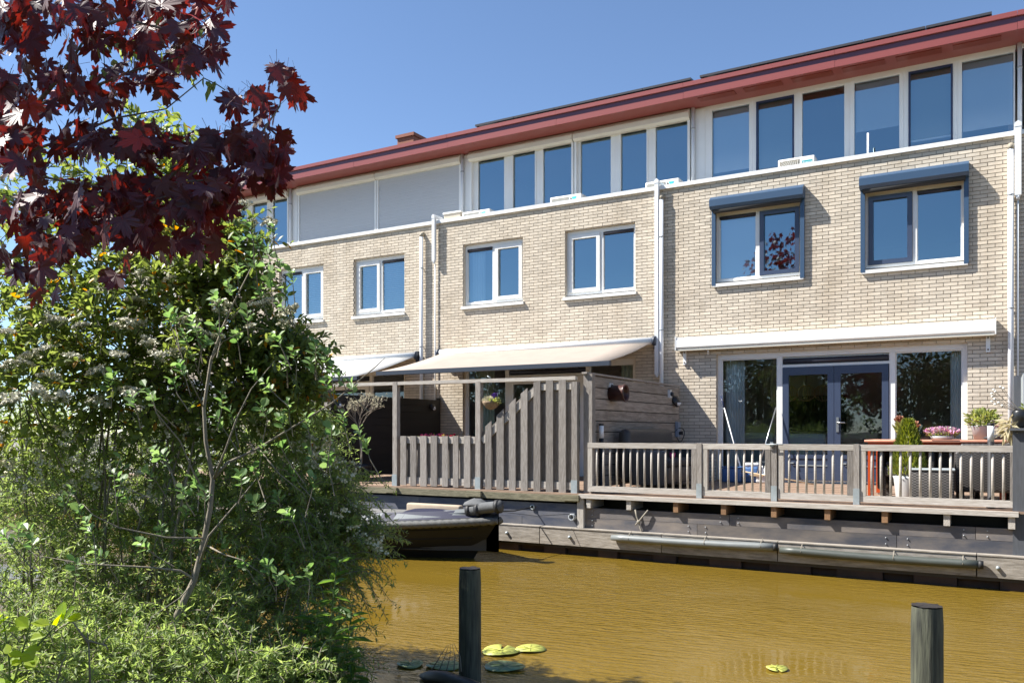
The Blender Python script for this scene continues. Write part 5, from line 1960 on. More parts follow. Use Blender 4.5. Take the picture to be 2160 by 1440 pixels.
# bow line to the quay
q = on_plane(1123, 1069, QY - .05)
t = thing('bow_line', 'dark mooring line from the bow to a ring on the quay', 'rope', q)
b0 = hull_pt(.985, 1, 0) + Vector((0, 0, .12))
tube('line', [b0, b0.lerp(q, .5) + Vector((0, 0, -.025)), q], .010, 'rubber', t, 6)
lathe('ring', [(.03, -.008), (.042, 0), (.03, .008), (.022, 0), (.03, -.008)], 'galvanised', t, q, 12, rot=(math.radians(90), 0, 0))
p = on_plane(1213, 1083, QY - .05)
tube('thin_line', [b0, b0.lerp(p, .5) + Vector((0, 0, -.05)), p], .004, 'rubber', t, 5)

# ================================================================== in the water near the camera
mat('lily_yellow', (0.46, 0.46, 0.10), 0.45, var=.5, nscale=12, dark=(0.26, 0.33, 0.06))
mat('lily_green', (0.13, 0.22, 0.13), 0.40, var=.6, nscale=10, dark=(0.30, 0.33, 0.09))


def pile(label, px, pytop, zc, r_):
    p = at_depth(px, pytop, zc)
    t = thing('mooring_pile', label, 'post', (p.x, p.y, 0), 'wooden mooring piles')
    rr = random.Random(int(px))
    seg, rows = 28, 14
    V, F = [], []
    ph = [rr.uniform(0, 6.28) for _ in range(4)]
    for i in range(rows + 1):
        z = -.6 + (p.z + .6) * i / rows
        for k in range(seg):
            a_ = 2 * math.pi * k / seg
            w_ = r_ * (1 + .02 * math.sin(2 * a_ + ph[0]) + .015 * math.sin(5 * a_ + ph[1] + z * 1.2) + rr.uniform(-.008, .008))
            crack = abs(((a_ - 4.55 - .08 * math.sin(z * 3)) + math.pi) % (2 * math.pi) - math.pi)
            if crack < .12:
                w_ *= .93
            if i == rows:
                w_ *= .94
            V.append((w_ * math.cos(a_), w_ * math.sin(a_), z))
    for i in range(rows):
        for k in range(seg):
            k2 = (k + 1) % seg
            F.append((i * seg + k, i * seg + k2, (i + 1) * seg + k2, (i + 1) * seg + k))
    mobj('shaft', V, F, 'pile_wood', t, (p.x, p.y, 0), True)
    V = [(0, 0, p.z + .012)] + [(.94 * r_ * math.cos(2 * math.pi * k / seg), .94 * r_ * math.sin(2 * math.pi * k / seg), p.z + .002 + rr.uniform(0, .008)) for k in range(seg)]
    mobj('sawn_top', V, [(0, 1 + k, 1 + (k + 1) % seg) for k in range(seg)], 'wet_wood_or_void', t, (p.x, p.y, 0))


pile('dark greenish wooden pile beside the lily pads', 991, 1199, 6.05, .080)
pile('dark weathered wooden pile at the bottom right', 1955, 1278, 4.62, .084)


def lily(label, px, py, r_, m, rot=0.0):
    p = on_level(px, py, .012)
    t = thing('lily_pad', label, 'lily pad', p, 'lily pads floating by the pile')
    seg = 26
    V, F = [(0, 0, .0)], []
    rr = random.Random(int(px * 3))
    for k in range(seg + 1):
        a_ = .16 + (2 * math.pi - .32) * k / seg
        w_ = r_ * (1 + .03 * math.sin(3 * a_ + px) + rr.uniform(-.012, .012))
        V.append((w_ * math.cos(a_), w_ * .92 * math.sin(a_), .004 + .006 * math.sin(2 * a_ + px)))
    for k in range(1, seg + 1):
        F.append((0, k, k + 1))
    o = mobj('blade', V, F, m, t, p, True)
    o.rotation_euler = (0, 0, rot)
    o.modifiers.new('thickness', 'SOLIDIFY').thickness = .005
    ch = [([(0, 0, .006), (r_ * .8 * math.cos(a_), r_ * .74 * math.sin(a_), .010)], .003) for a_ in np.linspace(.5, 5.8, 8)]
    v = tubes('vein', [([p + Vector(q) for q in c_[0]], c_[1]) for c_ in ch], m, t, 3, p)
    v.rotation_euler = (0, 0, rot)


lily('large yellow-green lily pad right of the pile', 1056, 1371, .165, 'lily_yellow', 1.9)
lily('yellow lily pad touching the large one, farther right', 1118, 1367, .13, 'lily_yellow', 4.0)
lily('bluish green lily pad just right of the pile foot', 1065, 1404, .155, 'lily_green', .6)
lily('bluish green lily pad left of the pile foot', 936, 1402, .135, 'lily_green', 3.3)
lily('leftmost bluish green lily pad near the bank', 865, 1399, .11, 'lily_green', 2.2)
lily('single pale lily pad out in open water', 1638, 1408, .085, 'lily_yellow', 5.2)
lily('pale lily pad under the overhanging shrub', 706, 1322, .10, 'lily_yellow', 1.0)
p0, p1, p2 = on_level(888, 1424, .02), on_level(935, 1432, .05), on_level(1040, 1470, .03)
t = thing('floating_log', 'dark wet log lying in the water at the foot of the pile', 'log', p1)
tube('log_body', [p0, p0.lerp(p1, .4), p1, p1.lerp(p2, .5), p2], [.015, .05, .062, .066, .06], 'wet_wood_or_void', t, 12)
for k in range(5):
    q = p1 + Vector((.05 * k - .1, .02 * k, .05))
    tube('dead_twig', [q, q + Vector((.05 - .02 * k, .03, .10)), q + Vector((.12 - .05 * k, .02, .19))], [.005, .003, .0015], 'twig_grey', t, 4)

# ================================================================== planting on the near bank
def sprays(clumps, n_spray, length, n_leaf, leaf_len, seed, droop=.5, up=.35, base=None, spread=1.0, jit=.25):
    """arching shoots filling a set of ellipsoid clumps: returns stems and leaf positions, directions, normals, sizes"""
    r = np.random.default_rng(seed)
    chains, P, D, NN, S = [], [], [], [], []
    for (px, py, zc, rad, dens) in clumps:
        c = np.array(at_depth(px, py, zc))
        for _ in range(int(n_spray * dens)):
            d = unit(r.normal(size=3) * np.array([1, 1, .8]) + np.array([0, 0, up]))
            q = c + d * rad * (r.random() ** .45) * spread * np.array([1, 1, .95])
            sd = unit(d + r.normal(size=3) * .5 + np.array([0, 0, .25]))
            ln = length * (.6 + .8 * r.random())
            k = 6
            pts = []
            for i in range(k):
                t = i / (k - 1)
                pts.append(q + sd * ln * t + np.array([0, 0, -droop * ln * t * t]))
            chains.append(([tuple(v) for v in pts], [.004, .0036, .003, .0024, .0018, .0010]))
            m = int(n_leaf * (.7 + .6 * r.random()))
            pts = np.array(pts)
            for j in range(m):
                t = (j + .5) / m
                f = t * (k - 1)
                i = min(int(f), k - 2)
                p = pts[i] + (pts[i + 1] - pts[i]) * (f - i)
                tg = unit(pts[i + 1] - pts[i])
                a = j * 2.4 + r.random()
                u = unit(np.cross(tg, [0.1, .2, 1]))
                v = np.cross(tg, u)
                side = u * math.cos(a) + v * math.sin(a)
                P.append(p)
                D.append(unit(tg * .55 + side * .8 + r.normal(size=3) * jit + np.array([0, 0, -.05])))
                NN.append(unit(np.array([0, 0, 1]) + r.normal(size=3) * .45 - side * .2))
                S.append(leaf_len * (.65 + .6 * r.random()) * (1.0 - .35 * t))
    return chains, np.array(P), np.array(D), np.array(NN), np.array(S)


def ground_z(p):
    return 0.12


# ------------------------------------------------------------------ dark viburnum with white flower heads (behind)
VC = [(30, 690, 7.7, .58, .9), (200, 670, 7.5, .60, 1), (370, 640, 7.4, .52, 1), (465, 610, 7.4, .36, 1), (50, 820, 7.5, .60, 1.1),
      (260, 800, 7.4, .55, 1), (430, 790, 7.3, .48, 1), (530, 740, 7.4, .34, .9), (90, 560, 7.9, .52, .4), (260, 520, 7.8, .50, .6),
      (395, 530, 7.6, .36, .8), (320, 310, 8.0, .32, .3), (230, 400, 8.0, .40, .3), (50, 420, 8.2, .45, .3), (490, 520, 7.5, .20, .4),
      (610, 770, 7.3, .24, .6), (600, 830, 7.3, .30, .8), (385, 420, 7.9, .26, .5), (300, 900, 7.4, .5, .5), (500, 880, 7.3, .42, .6)]
VC = [(a, b, z * .75, q * .75, d) for a, b, z, q, d in VC]
base = at_depth(250, 1200, 5.6)
VB = Vector((base.x, base.y, .1))
vb = thing('viburnum_shrub', 'tall dark green shrub with flat white flower heads under the maple', 'shrub', VB)
ch, P, D, NN, S = sprays(VC, 125, .24, 12, .078, 21, droop=.35, up=.4)
o = scatter('foliage', *LEAF, P, rots(D, NN), S * 1.05, 'leaf_viburnum', vb, VB)
o['kind'] = 'stuff'
o = tubes('twigs', ch, 'bark_dark', vb, 3, VB)
o['kind'] = 'stuff'
for k, (px, py, zc, rad, dens) in enumerate(VC[:15]):
    e = at_depth(px, py, zc)
    b0 = VB + Vector((random.uniform(-.5, .5) + (e.x - VB.x) * .45, random.uniform(-.2, .15), 0))
    tube('stem', [b0, b0.lerp(e, .5) + Vector((random.uniform(-.1, .1), 0, .15)), e], [.011, .008, .005], 'bark', vb, 6)


def umbel_mesh(seed, m):
    """flat flower head: thin rays with many little blossoms"""
    r = np.random.default_rng(seed)
    V, F, mi = [], [], []
    for k in range(26):
        a, q = r.random() * 6.28, r.random() ** .5 * .055
        e = Vector((q * math.cos(a), q * math.sin(a), .05 + .012 * r.random() - q * .15))
        v, f = tube_geo([Vector((0, 0, 0)), e], [.0012, .0009], 3, False, len(V))
        V += v
        F += f
        mi += [0] * len(f)
        for j in range(6):
            c = e + Vector((r.normal() * .006, r.normal() * .006, r.normal() * .004 + .003))
            s = .0046 + .0024 * r.random()
            ta, tb = r.normal(size=3), r.normal(size=3)
            ta, tb = unit(ta + [1, 0, 0]) * s, unit(tb + [0, 1, 0]) * s
            i0 = len(V)
            for sx_, sy_ in ((-1, -1), (1, -1), (1, 1), (-1, 1)):
                V.append(c + Vector(ta) * sx_ + Vector(tb) * sy_)
            F.append((i0, i0 + 1, i0 + 2, i0 + 3))
            mi.append(1)
    return make_mesh('flower_head', V, F, ['stem_green', m], False, mi)


um = [umbel_mesh(k, 'umbel_white') for k in range(3)]
spots = [(15, 788), (60, 775), (92, 800), (150, 772), (70, 842), (128, 856), (215, 806), (288, 652), (262, 705), (322, 742), (205, 640), (298, 606),
         (578, 482), (502, 452), (622, 672), (560, 652), (402, 702), (340, 772), (20, 720), (180, 700), (115, 690), (360, 610), (455, 665), (240, 770),
         (30, 860), (200, 862), (270, 842), (385, 762), (420, 600), (480, 560), (540, 480), (610, 690), (530, 700), (95, 745), (310, 690), (440, 730)]
r = random.Random(3)
for k, (px, py) in enumerate(spots):
    for j in range(2 if k < 28 else 1):
        e = at_depth(px + r.uniform(-14, 14), py + r.uniform(-10, 10), 5.0 + r.uniform(-.1, .2) + (.3 if py < 660 else 0))
        o = link(bpy.data.objects.new('flower_head', um[(k + j) % 3]), vb, e)
        o.rotation_euler = (r.uniform(-.5, .3), r.uniform(-.4, .4), r.uniform(0, 6))
        o.scale = [r.uniform(.8, 1.25)] * 3

# ------------------------------------------------------------------ feathery shrub with narrow leaves over the water (front)
SC = [(40, 960, 6.7, .52, 1.1), (240, 950, 6.7, .50, 1), (420, 940, 6.8, .48, 1), (580, 930, 6.9, .40, 1), (655, 930, 7.0, .24, .7),
      (80, 1120, 6.3, .58, 1), (280, 1110, 6.3, .55, 1), (470, 1100, 6.3, .50, 1), (620, 1070, 6.5, .42, 1), (690, 1040, 6.7, .24, .7),
      (100, 1290, 5.9, .58, 1), (310, 1290, 5.9, .55, 1), (500, 1270, 6.0, .48, 1), (630, 1230, 6.2, .38, 1), (700, 1160, 6.4, .26, .8),
      (180, 1430, 5.5, .48, 1), (400, 1430, 5.6, .48, 1), (580, 1420, 5.7, .40, 1), (675, 1370, 5.8, .22, .6), (740, 1130, 6.6, .14, .5),
      (40, 1420, 5.1, .36, .9), (190, 1445, 5.0, .34, .9), (330, 1450, 5.05, .34, .9), (480, 1450, 5.1, .34, .9), (600, 1455, 5.2, .28, .8), (90, 1370, 5.45, .4, .8), (420, 1360, 5.5, .4, .8)]
SC = [(a, b, z * .9, q * .9, d) for a, b, z, q, d in SC]
SC += [(a, b, 6.5, .5, .75) for a in (170, 310, 450, 580) for b in (1010, 1130, 1250)] + [(20, 1060, 6.5, .5, .8), (20, 1220, 6.5, .5, .7), (20, 930, 6.6, .42, .7)] + [(660, 1090, 6.4, .32, .8), (650, 1200, 6.3, .3, .8)]
base = at_depth(330, 1380, 5.5)
SB = Vector((base.x, base.y, .12))
sp = thing('feathery_shrub', 'broad light green shrub with narrow leaves hanging over the water', 'shrub', SB)
ch, P, D, NN, S = sprays(SC, 130, .26, 26, .052, 31, droop=.55, up=.3)
# long arching shoots on the water side
XP, XD, XN, XS = [], [], [], []
r = np.random.default_rng(8)
for (a, c) in (((690, 1060), (838, 1165)), ((680, 1040), (800, 1070)), ((700, 1120), (825, 1185)), ((640, 960), (745, 1010)), ((690, 1200), (812, 1245)),
               ((650, 1230), (770, 1340)), ((640, 1260), (745, 1330)), ((690, 1080), (815, 1120)), ((600, 900), (700, 930)),
               ((660, 1180), (790, 1215)), ((640, 1140), (760, 1180)), ((690, 1160), (800, 1200)), ((620, 1300), (720, 1390))):
    p0, p1 = np.array(at_depth(*a, 5.9)), np.array(at_depth(*c, 5.95 + r.uniform(-.15, .2)))
    for rep in range(3):
        o1, o2 = r.normal(size=3) * .07, r.normal(size=3) * .11
        pts = [p0 + o1 + (p1 + o2 - p0 - o1) * t + np.array([0, 0, .14 * math.sin(math.pi * min(1, t * 1.1))]) for t in np.linspace(0, 1, 7)]
        ch.append(([tuple(v) for v in pts], [.005, .0045, .004, .0035, .003, .002, .001]))
        for j in range(46):
            t = (j + .5) / 46 * 6
            i = min(int(t), 5)
            p = pts[i] + (pts[i + 1] - pts[i]) * (t - i)
            tg = unit(pts[i + 1] - pts[i])
            XP.append(p)
            XD.append(unit(tg * .5 + r.normal(size=3) * .7))
            XN.append(unit(np.array([0, 0, 1]) + r.normal(size=3) * .5))
            XS.append(.043 * (.6 + .6 * r.random()))
P, D, NN, S = np.vstack([P, XP]), np.vstack([D, XD]), np.vstack([NN, XN]), np.append(S, XS)
tipmask = rng.random(len(P)) < .38
o = scatter('foliage', *LEAF_NARROW, P, rots(D, NN), S * 1.12, ['leaf_spiraea', 'leaf_tip'], sp, SB, midx=tipmask.astype(int))
o['kind'] = 'stuff'
o = tubes('twigs', ch, 'bark', sp, 3, SB)
o['kind'] = 'stuff'
for (px, py, zc, rad, dens) in SC:
    e = at_depth(px, py, zc)
    b0 = Vector((SB.x + (e.x - SB.x) * .5, SB.y + (e.y - SB.y) * .3, .1))
    if e.z > .3:
        tube('stem', [b0, b0.lerp(e, .5) + Vector((0, 0, .1)), e], [.009, .007, .004], 'bark', sp, 5)
# cream plumes on the shoots
r = np.random.default_rng(4)
PP, PD = [], []
for (px, py, dx, dy) in ((60, 920, 60, 25), (130, 960, 50, 30), (90, 985, 60, 30), (200, 930, 60, 20), (15, 960, 20, 30), (690, 950, 40, 40), (720, 990, 30, 30), (640, 960, 40, 30),
                         (760, 1125, 40, 30), (800, 1150, 25, 15), (740, 1090, 40, 25), (270, 1020, 50, 40), (180, 1010, 30, 20), (110, 1030, 60, 20), (400, 900, 60, 20), (560, 890, 60, 20)):
    for _ in range(7):
        c = np.array(at_depth(px + r.uniform(-dx, dx), py + r.uniform(-dy, dy), 5.35 + r.uniform(-.1, .35) + (.25 if px > 600 else 0)))
        ax = unit(np.array([r.uniform(-.2, .9), r.uniform(-.3, .3), r.uniform(-.5, .3)]))
        for k in range(26):
            PP.append(c + ax * r.uniform(-.06, .06) + r.normal(size=3) * .008)
            PD.append(r.normal(size=3))
o = scatter('plumes', *PETAL, np.array(PP), rots(np.array(PD), r.normal(size=(len(PP), 3))), .010 + .005 * r.random(len(PP)), 'umbel_cream', sp, SB)
o['kind'] = 'stuff'

# ------------------------------------------------------------------ young willow with a slim bent trunk
WZ = 4.8
wp = lambda px, py, dz=0.0: at_depth(px, py, WZ + dz)
b0 = wp(338, 1385)
WBASE = Vector((b0.x - .08, b0.y, .15))
wl = thing('young_willow', 'young willow with slim bent grey-brown trunk and round leaves', 'tree', WBASE)
tube('trunk', [WBASE, wp(345, 1375), wp(372, 1300), wp(410, 1222), wp(428, 1150), wp(443, 1075), wp(449, 1010), wp(434, 930), wp(430, 860), wp(445, 760, .1), wp(470, 690, .1), wp(492, 640, .15), wp(530, 565, .2)],
     [.024, .022, .020, .018, .016, .0145, .013, .011, .010, .0085, .007, .005, .003], 'bark', wl, 10)
limbs = [([(449, 1012, 0), (480, 975, 0), (545, 945, .05), (610, 905, .1), (700, 850, .2), (790, 775, .3), (812, 755, .3)], .013),
         ([(412, 1222, 0), (380, 1203, -.05), (320, 1196, -.1), (180, 1189, -.15), (85, 1172, -.2)], .012),
         ([(440, 1135, 0), (350, 1133, -.1), (250, 1112, -.2), (195, 1085, -.25), (175, 1062, -.25)], .009),
         ([(420, 1190, 0), (440, 1130, -.1), (500, 1060, -.1), (540, 1010, 0)], .011),
         ([(437, 1150, 0), (470, 1168, -.1), (510, 1180, -.15), (560, 1215, -.2)], .008),
         ([(449, 1012, 0), (475, 950, -.1), (500, 880, -.1), (530, 820, 0), (580, 760, .1)], .010),
         ([(445, 1062, 0), (410, 1000, -.1), (380, 930, -.15), (330, 870, -.2), (320, 830, -.2)], .008),
         ([(430, 860, 0), (400, 800, -.1), (380, 740, -.1), (370, 690, 0)], .006),
         ([(470, 690, .1), (520, 640, .1), (580, 610, .2), (605, 600, .2)], .006),
         ([(447, 760, .1), (470, 720, 0), (530, 690, .1), (590, 700, .1)], .005),
         ([(545, 945, .05), (590, 1000, 0), (640, 1040, 0), (650, 1070, 0)], .006),
         ([(250, 1112, -.2), (245, 1050, -.2), (240, 1000, -.2), (255, 965, -.2)], .005),
         ([(410, 1225, 0), (380, 1260, -.2), (320, 1300, -.3), (290, 1380, -.35)], .006)]
ends = []
for pts, r0 in limbs:
    q = [wp(*p) for p in pts]
    n = len(q)
    tube('branch', q, [r0 * .72 * (1 - .75 * i / (n - 1)) for i in range(n)], 'bark', wl, 7)
ros = [(500, 500), (520, 470), (545, 500), (560, 520), (575, 470), (530, 540), (590, 550), (600, 600), (570, 590), (500, 560), (620, 570), (560, 560), (480, 600), (540, 610), (450, 620), (520, 650), (585, 640),
       (370, 655), (395, 660), (385, 700), (410, 690), (350, 660), (430, 720), (450, 690), (400, 740), (500, 700), (380, 770), (245, 790), (320, 835), (310, 820), (370, 800), (230, 800), (275, 830),
       (130, 1045), (145, 1030), (240, 1000), (250, 970), (255, 1040), (310, 990), (330, 945), (345, 960), (30, 1105), (60, 1120), (10, 1130), (70, 1145), (165, 1180), (200, 1165), (300, 1140), (410, 1120), (390, 1065),
       (480, 860), (455, 880), (470, 830), (560, 940), (585, 930), (700, 770), (720, 790), (680, 800), (640, 880), (610, 850), (740, 810), (760, 900), (770, 930), (600, 1080), (540, 1050), (580, 1040), (590, 1210),
       (640, 1200), (620, 1215), (560, 1190), (290, 1285), (280, 1300), (290, 1390), (305, 1400), (265, 1410), (400, 1010), (430, 1040), (380, 1030), (510, 1000), (530, 980), (660, 1010), (620, 990), (690, 960), (650, 940),
       (720, 870), (700, 900), (560, 800), (520, 780), (600, 760), (620, 730), (650, 760), (670, 720), (580, 700), (690, 740), (550, 860), (590, 880), (180, 1100), (160, 1070), (470, 1140), (500, 1180), (345, 1110)]
lm = [make_mesh('willow_leaf', [(x, y * (1 + .1 * k), z + (.02 * k - .02) * x * x * 2) for x, y, z in LEAF_ROUND[0]], LEAF_ROUND[1], 'leaf_willow') for k in range(4)]
r = np.random.default_rng(14)
P, D, NN, S, chains = [], [], [], [], []
for (px, py) in ros:
    e = np.array(wp(px + r.uniform(-6, 6), py + r.uniform(-6, 6), r.uniform(-.25, .25)))
    ax = unit(np.array([r.uniform(-.5, .5), r.uniform(-.6, .1), .8]))
    chains.append(([tuple(e - ax * .22 + r.normal(size=3) * .03), tuple(e - ax * .1), tuple(e)], [.004, .003, .002]))
    k = int(r.integers(7, 11))
    for j in range(k):
        a = j * 2.4
        u = unit(np.cross(ax, [.2, .1, 1.0]) + 1e-6)
        v = np.cross(ax, u)
        P.append(e - ax * .09 * (j / k))
        D.append(unit(ax * .55 + (u * math.cos(a) + v * math.sin(a)) * .85 + r.normal(size=3) * .15))
        NN.append(unit(ax + r.normal(size=3) * .3))
        S.append(.054 * (.65 + .6 * r.random()))
P, D, NN, S = map(np.array, (P, D, NN, S))
R_ = rots(D, NN)
order = np.argsort(-S)
for i in order[:300]:
    o = link(bpy.data.objects.new('leaf', lm[i % 4]), wl, P[i])
    o.rotation_euler = Matrix(R_[i].tolist()).to_euler()
    o.scale = [float(S[i])] * 3
rest = order[300:]
o = scatter('small_leaves', *LEAF_ROUND, P[rest], R_[rest], S[rest], 'leaf_willow', wl, WBASE)
o['kind'] = 'stuff'
o = tubes('twigs', chains, 'bark', wl, 4, WBASE)
o['kind'] = 'stuff'

# ------------------------------------------------------------------ bright yellow-green sapling, bottom left corner
YZ = 4.0
b0 = at_depth(20, 1475, YZ)
yb = thing('yellow_sapling', 'bright yellow-green sapling in the bottom left corner', 'plant', (b0.x, b0.y, .25))
st = [[(20, 1475), (40, 1400), (60, 1330), (72, 1275)], [(20, 1475), (20, 1400), (10, 1330), (5, 1280)], [(40, 1400), (80, 1360), (115, 1322), (138, 1305)], [(30, 1440), (10, 1420), (-20, 1400)]]
for s_ in st:
    tube('stem', [at_depth(*q, YZ) for q in s_], [.006, .005, .004, .002][:len(s_)], 'stem_green', yb, 6)
ym = make_mesh('sapling_leaf', [(x, y * 1.15, z) for x, y, z in LEAF_ROUND[0]], LEAF_ROUND[1], 'leaf_bright')
r = np.random.default_rng(17)
for k in range(40):
    s_ = st[k % 4]
    i = int(r.integers(1, len(s_)))
    t = r.random()
    q = [s_[i - 1][0] + (s_[i][0] - s_[i - 1][0]) * t, s_[i - 1][1] + (s_[i][1] - s_[i - 1][1]) * t]
    e = at_depth(q[0], q[1], YZ + r.uniform(-.05, .05))
    d = unit(np.array([r.uniform(-1, 1), r.uniform(-.8, .5), r.uniform(-.4, .5)]))
    o = link(bpy.data.objects.new('leaf', ym), yb, e)
    o.rotation_euler = Matrix(rots(d[None], unit(np.array([[r.normal() * .3, -.6, .8]])))[0].tolist()).to_euler()
    o.scale = [float(.085 * (.7 + .6 * r.random()))] * 3

# ------------------------------------------------------------------ leafy stalks at the water's edge, dead twigs
stalks = [((690, 1460), (700, 1290), (712, 1175)), ((705, 1470), (730, 1370), (742, 1290)), ((650, 1460), (660, 1360), (672, 1270)), ((730, 1470), (745, 1420), (735, 1370)),
          ((620, 1470), (640, 1420), (650, 1380))]
labs = ['tall leafy stalk at the water edge, the highest of the five', 'leafy stalk nearest the open water, below the hanging shoots', 'leafy stalk standing left of the tallest one', 'short leafy stalk at the bottom edge beside the water', 'lowest leafy stalk at the bottom edge, farthest from the water']
for k, s_ in enumerate(stalks):
    z_ = 4.85 + .06 * k
    q = [at_depth(*p, z_) for p in s_]
    t = thing('leafy_stalk', labs[k], 'plant', (q[0].x, q[0].y, .12), 'leafy stalks at the water edge')
    tube('stalk', q, [.007, .005, .003], 'stem_green', t, 6)
    r = np.random.default_rng(40 + k)
    lmk = make_mesh('stalk_leaf', [(x, y * .8, z - .22 * x * x) for x, y, z in LEAF[0]], LEAF[1], 'leaf_herb')
    for j in range(26):
        f = (j + .5) / 26 * 2
        i = min(int(f), 1)
        e = q[i].lerp(q[i + 1], f - i)
        a = j * 2.4
        d = unit(np.array([math.cos(a), math.sin(a), .35 + .3 * r.normal()]))
        o = link(bpy.data.objects.new('leaf', lmk), t, e)
        o.rotation_euler = Matrix(rots(d[None], np.array([[0, 0, 1.0]]))[0].tolist()).to_euler()
        o.scale = [float(.125 * (.7 + .5 * r.random()))] * 3
p = at_depth(186, 1420, 4.15)
t = thing('dead_twigs', 'bare grey forked twigs sticking up in front of the shrub', 'twigs', (p.x, p.y, .2))
for s_ in (((190, 1440), (188, 1370), (184, 1330)), ((186, 1355), (160, 1320), (128, 1270)), ((186, 1350), (215, 1358), (232, 1340)), ((140, 1290), (132, 1275), (130, 1262)), ((215, 1357), (225, 1362), (228, 1372)), ((120, 1440), (130, 1400), (140, 1382))):
    tube('twig', [at_depth(*q, 4.15) for q in s_], [.006, .004, .002], 'twig_grey', t, 5)

# ------------------------------------------------------------------ purple maple reaching in from the left
MZ = 3.75
TRX, TRY = -6.6, 1.2
mp_ = thing('purple_maple', 'dark purple-leaved maple reaching in from the upper left', 'tree', (TRX, TRY, .3))
mpt = lambda px, py, dz=0.0: at_depth(px, py, MZ + dz)
tube('trunk', [(TRX, TRY, .2), (TRX + .05, TRY, 1.6), (TRX - .05, TRY + .05, 3.2), (TRX, TRY, 5.0), (TRX + .1, TRY, 7.0)], [.17, .14, .12, .09, .05], 'bark', mp_, 12)
fork = Vector((TRX - .02, TRY + .03, 2.7))
fork2 = Vector((TRX - .02, TRY, 3.5))
mlimbs = [([fork2, mpt(-170, 330, .5), mpt(20, 255, .3), mpt(75, 222, .2), mpt(120, 170, .1), mpt(165, 105), mpt(192, 62)], .020),
          ([fork, mpt(-150, 420, .5), mpt(-20, 345, .3), mpt(60, 365, .2), mpt(155, 388, .1), mpt(230, 395)], .014),
          ([fork, mpt(-120, 560, .6), mpt(60, 535, .4), mpt(180, 525, .3), mpt(262, 475, .1), mpt(300, 425, .1), mpt(345, 388), mpt(385, 345), mpt(470, 318), mpt(545, 290), mpt(590, 225), mpt(600, 170)], .016),
          ([mpt(262, 475, .1), mpt(300, 468, 0), mpt(330, 420, -.1), mpt(400, 400, -.1)], .007),
          ([mpt(192, 62), mpt(260, 40), mpt(340, 60, .1), mpt(410, 40, .1), mpt(470, 12, .1)], .009),
          ([mpt(75, 222, .2), mpt(180, 190, .1), mpt(280, 150), mpt(380, 120), mpt(460, 120)], .009),
          ([mpt(345, 388), mpt(430, 380), mpt(500, 400), mpt(520, 440)], .006),
          ([mpt(-20, 345, .3), mpt(120, 300, .1), mpt(240, 250), mpt(350, 230), mpt(430, 165)], .008),
          ([mpt(60, 535, .4), mpt(120, 560, .2), mpt(160, 590, .1)], .008), ([mpt(470, 318), mpt(540, 340), mpt(600, 340)], .005)]
for q, r0 in mlimbs:
    n = len(q)
    tube('branch', q, [max(.0025, r0 * (1 - .85 * i / (n - 1))) for i in range(n)], 'bark', mp_, 8)

half = [(0, 1.0), (7, .80), (13, .83), (19, .62), (27, .40), (35, .62), (41, .82), (44, .78), (50, .98), (56, .76), (62, .79), (71, .50), (80, .36), (92, .56), (100, .54), (106, .66), (115, .48), (124, .50), (140, .34), (160, .22)]
outline = [(math.radians(a), q) for a, q in half] + [(-math.radians(a), q) for a, q in reversed(half[1:])]


def maple_mesh(seed):
    r = random.Random(seed)
    curl, fold = r.uniform(.10, .45), r.uniform(.05, .35)
    V, F = [(.0, 0, 0)], []
    for a, q in outline:
        q *= r.uniform(.94, 1.06)
        x, y = q * math.cos(a), q * math.sin(a)
        V.append((x, y, -curl * q * q * .5 + fold * abs(y) * .6 + .06 * math.cos(a * 6) * q))
    n = len(outline)
    for i in range(n):
        F.append((0, 1 + i, 1 + (i + 1) % n))
    pv, pf = tube_geo([(-.75, .05, .25), (-.35, .02, .10), (0, 0, 0)], [.012, .010, .012], 3, False, len(V))
    V += [tuple(v) for v in pv]
    F += pf
    return make_mesh('maple_leaf', V, F, 'leaf_maple', False)


MM = [maple_mesh(k) for k in range(10)]
MC = [(50, 50, 80, 60, 34), (180, 50, 80, 60, 32), (310, 60, 75, 60, 28), (415, 80, 50, 45, 16), (478, 6, 14, 12, 3), (410, 15, 30, 18, 5), (60, 190, 80, 60, 26), (170, 190, 60, 50, 15), (290, 150, 65, 40, 14),
      (385, 140, 45, 32, 9), (460, 120, 35, 18, 6), (400, 75, 18, 16, 3), (60, 320, 80, 50, 26), (190, 300, 70, 40, 18), (300, 310, 60, 40, 18), (420, 320, 60, 38, 22), (505, 310, 42, 34, 17), (565, 320, 44, 44, 22),
      (592, 172, 36, 30, 8), (625, 205, 14, 14, 2), (505, 215, 45, 18, 8), (250, 205, 30, 20, 5), (345, 180, 24, 18, 4), (140, 430, 90, 45, 34), (270, 420, 70, 45, 30), (390, 420, 60, 45, 28), (465, 395, 34, 34, 12), (60, 450, 60, 40, 14),
      (435, 465, 34, 32, 10), (55, 540, 55, 45, 12), (145, 510, 50, 36, 14), (270, 510, 40, 45, 13), (345, 500, 44, 42, 13), (200, 480, 60, 30, 10), (240, 590, 24, 16, 3), (440, 520, 34, 26, 4), (90, 620, 26, 26, 3), (20, 90, 60, 60, 12), (20, 260, 50, 50, 12),
      (540, 240, 40, 16, 5), (480, 440, 20, 14, 3), (590, 380, 26, 20, 5), (530, 370, 30, 24, 8)]
r = np.random.default_rng(23)
P, D, NN, S = [], [], [], []
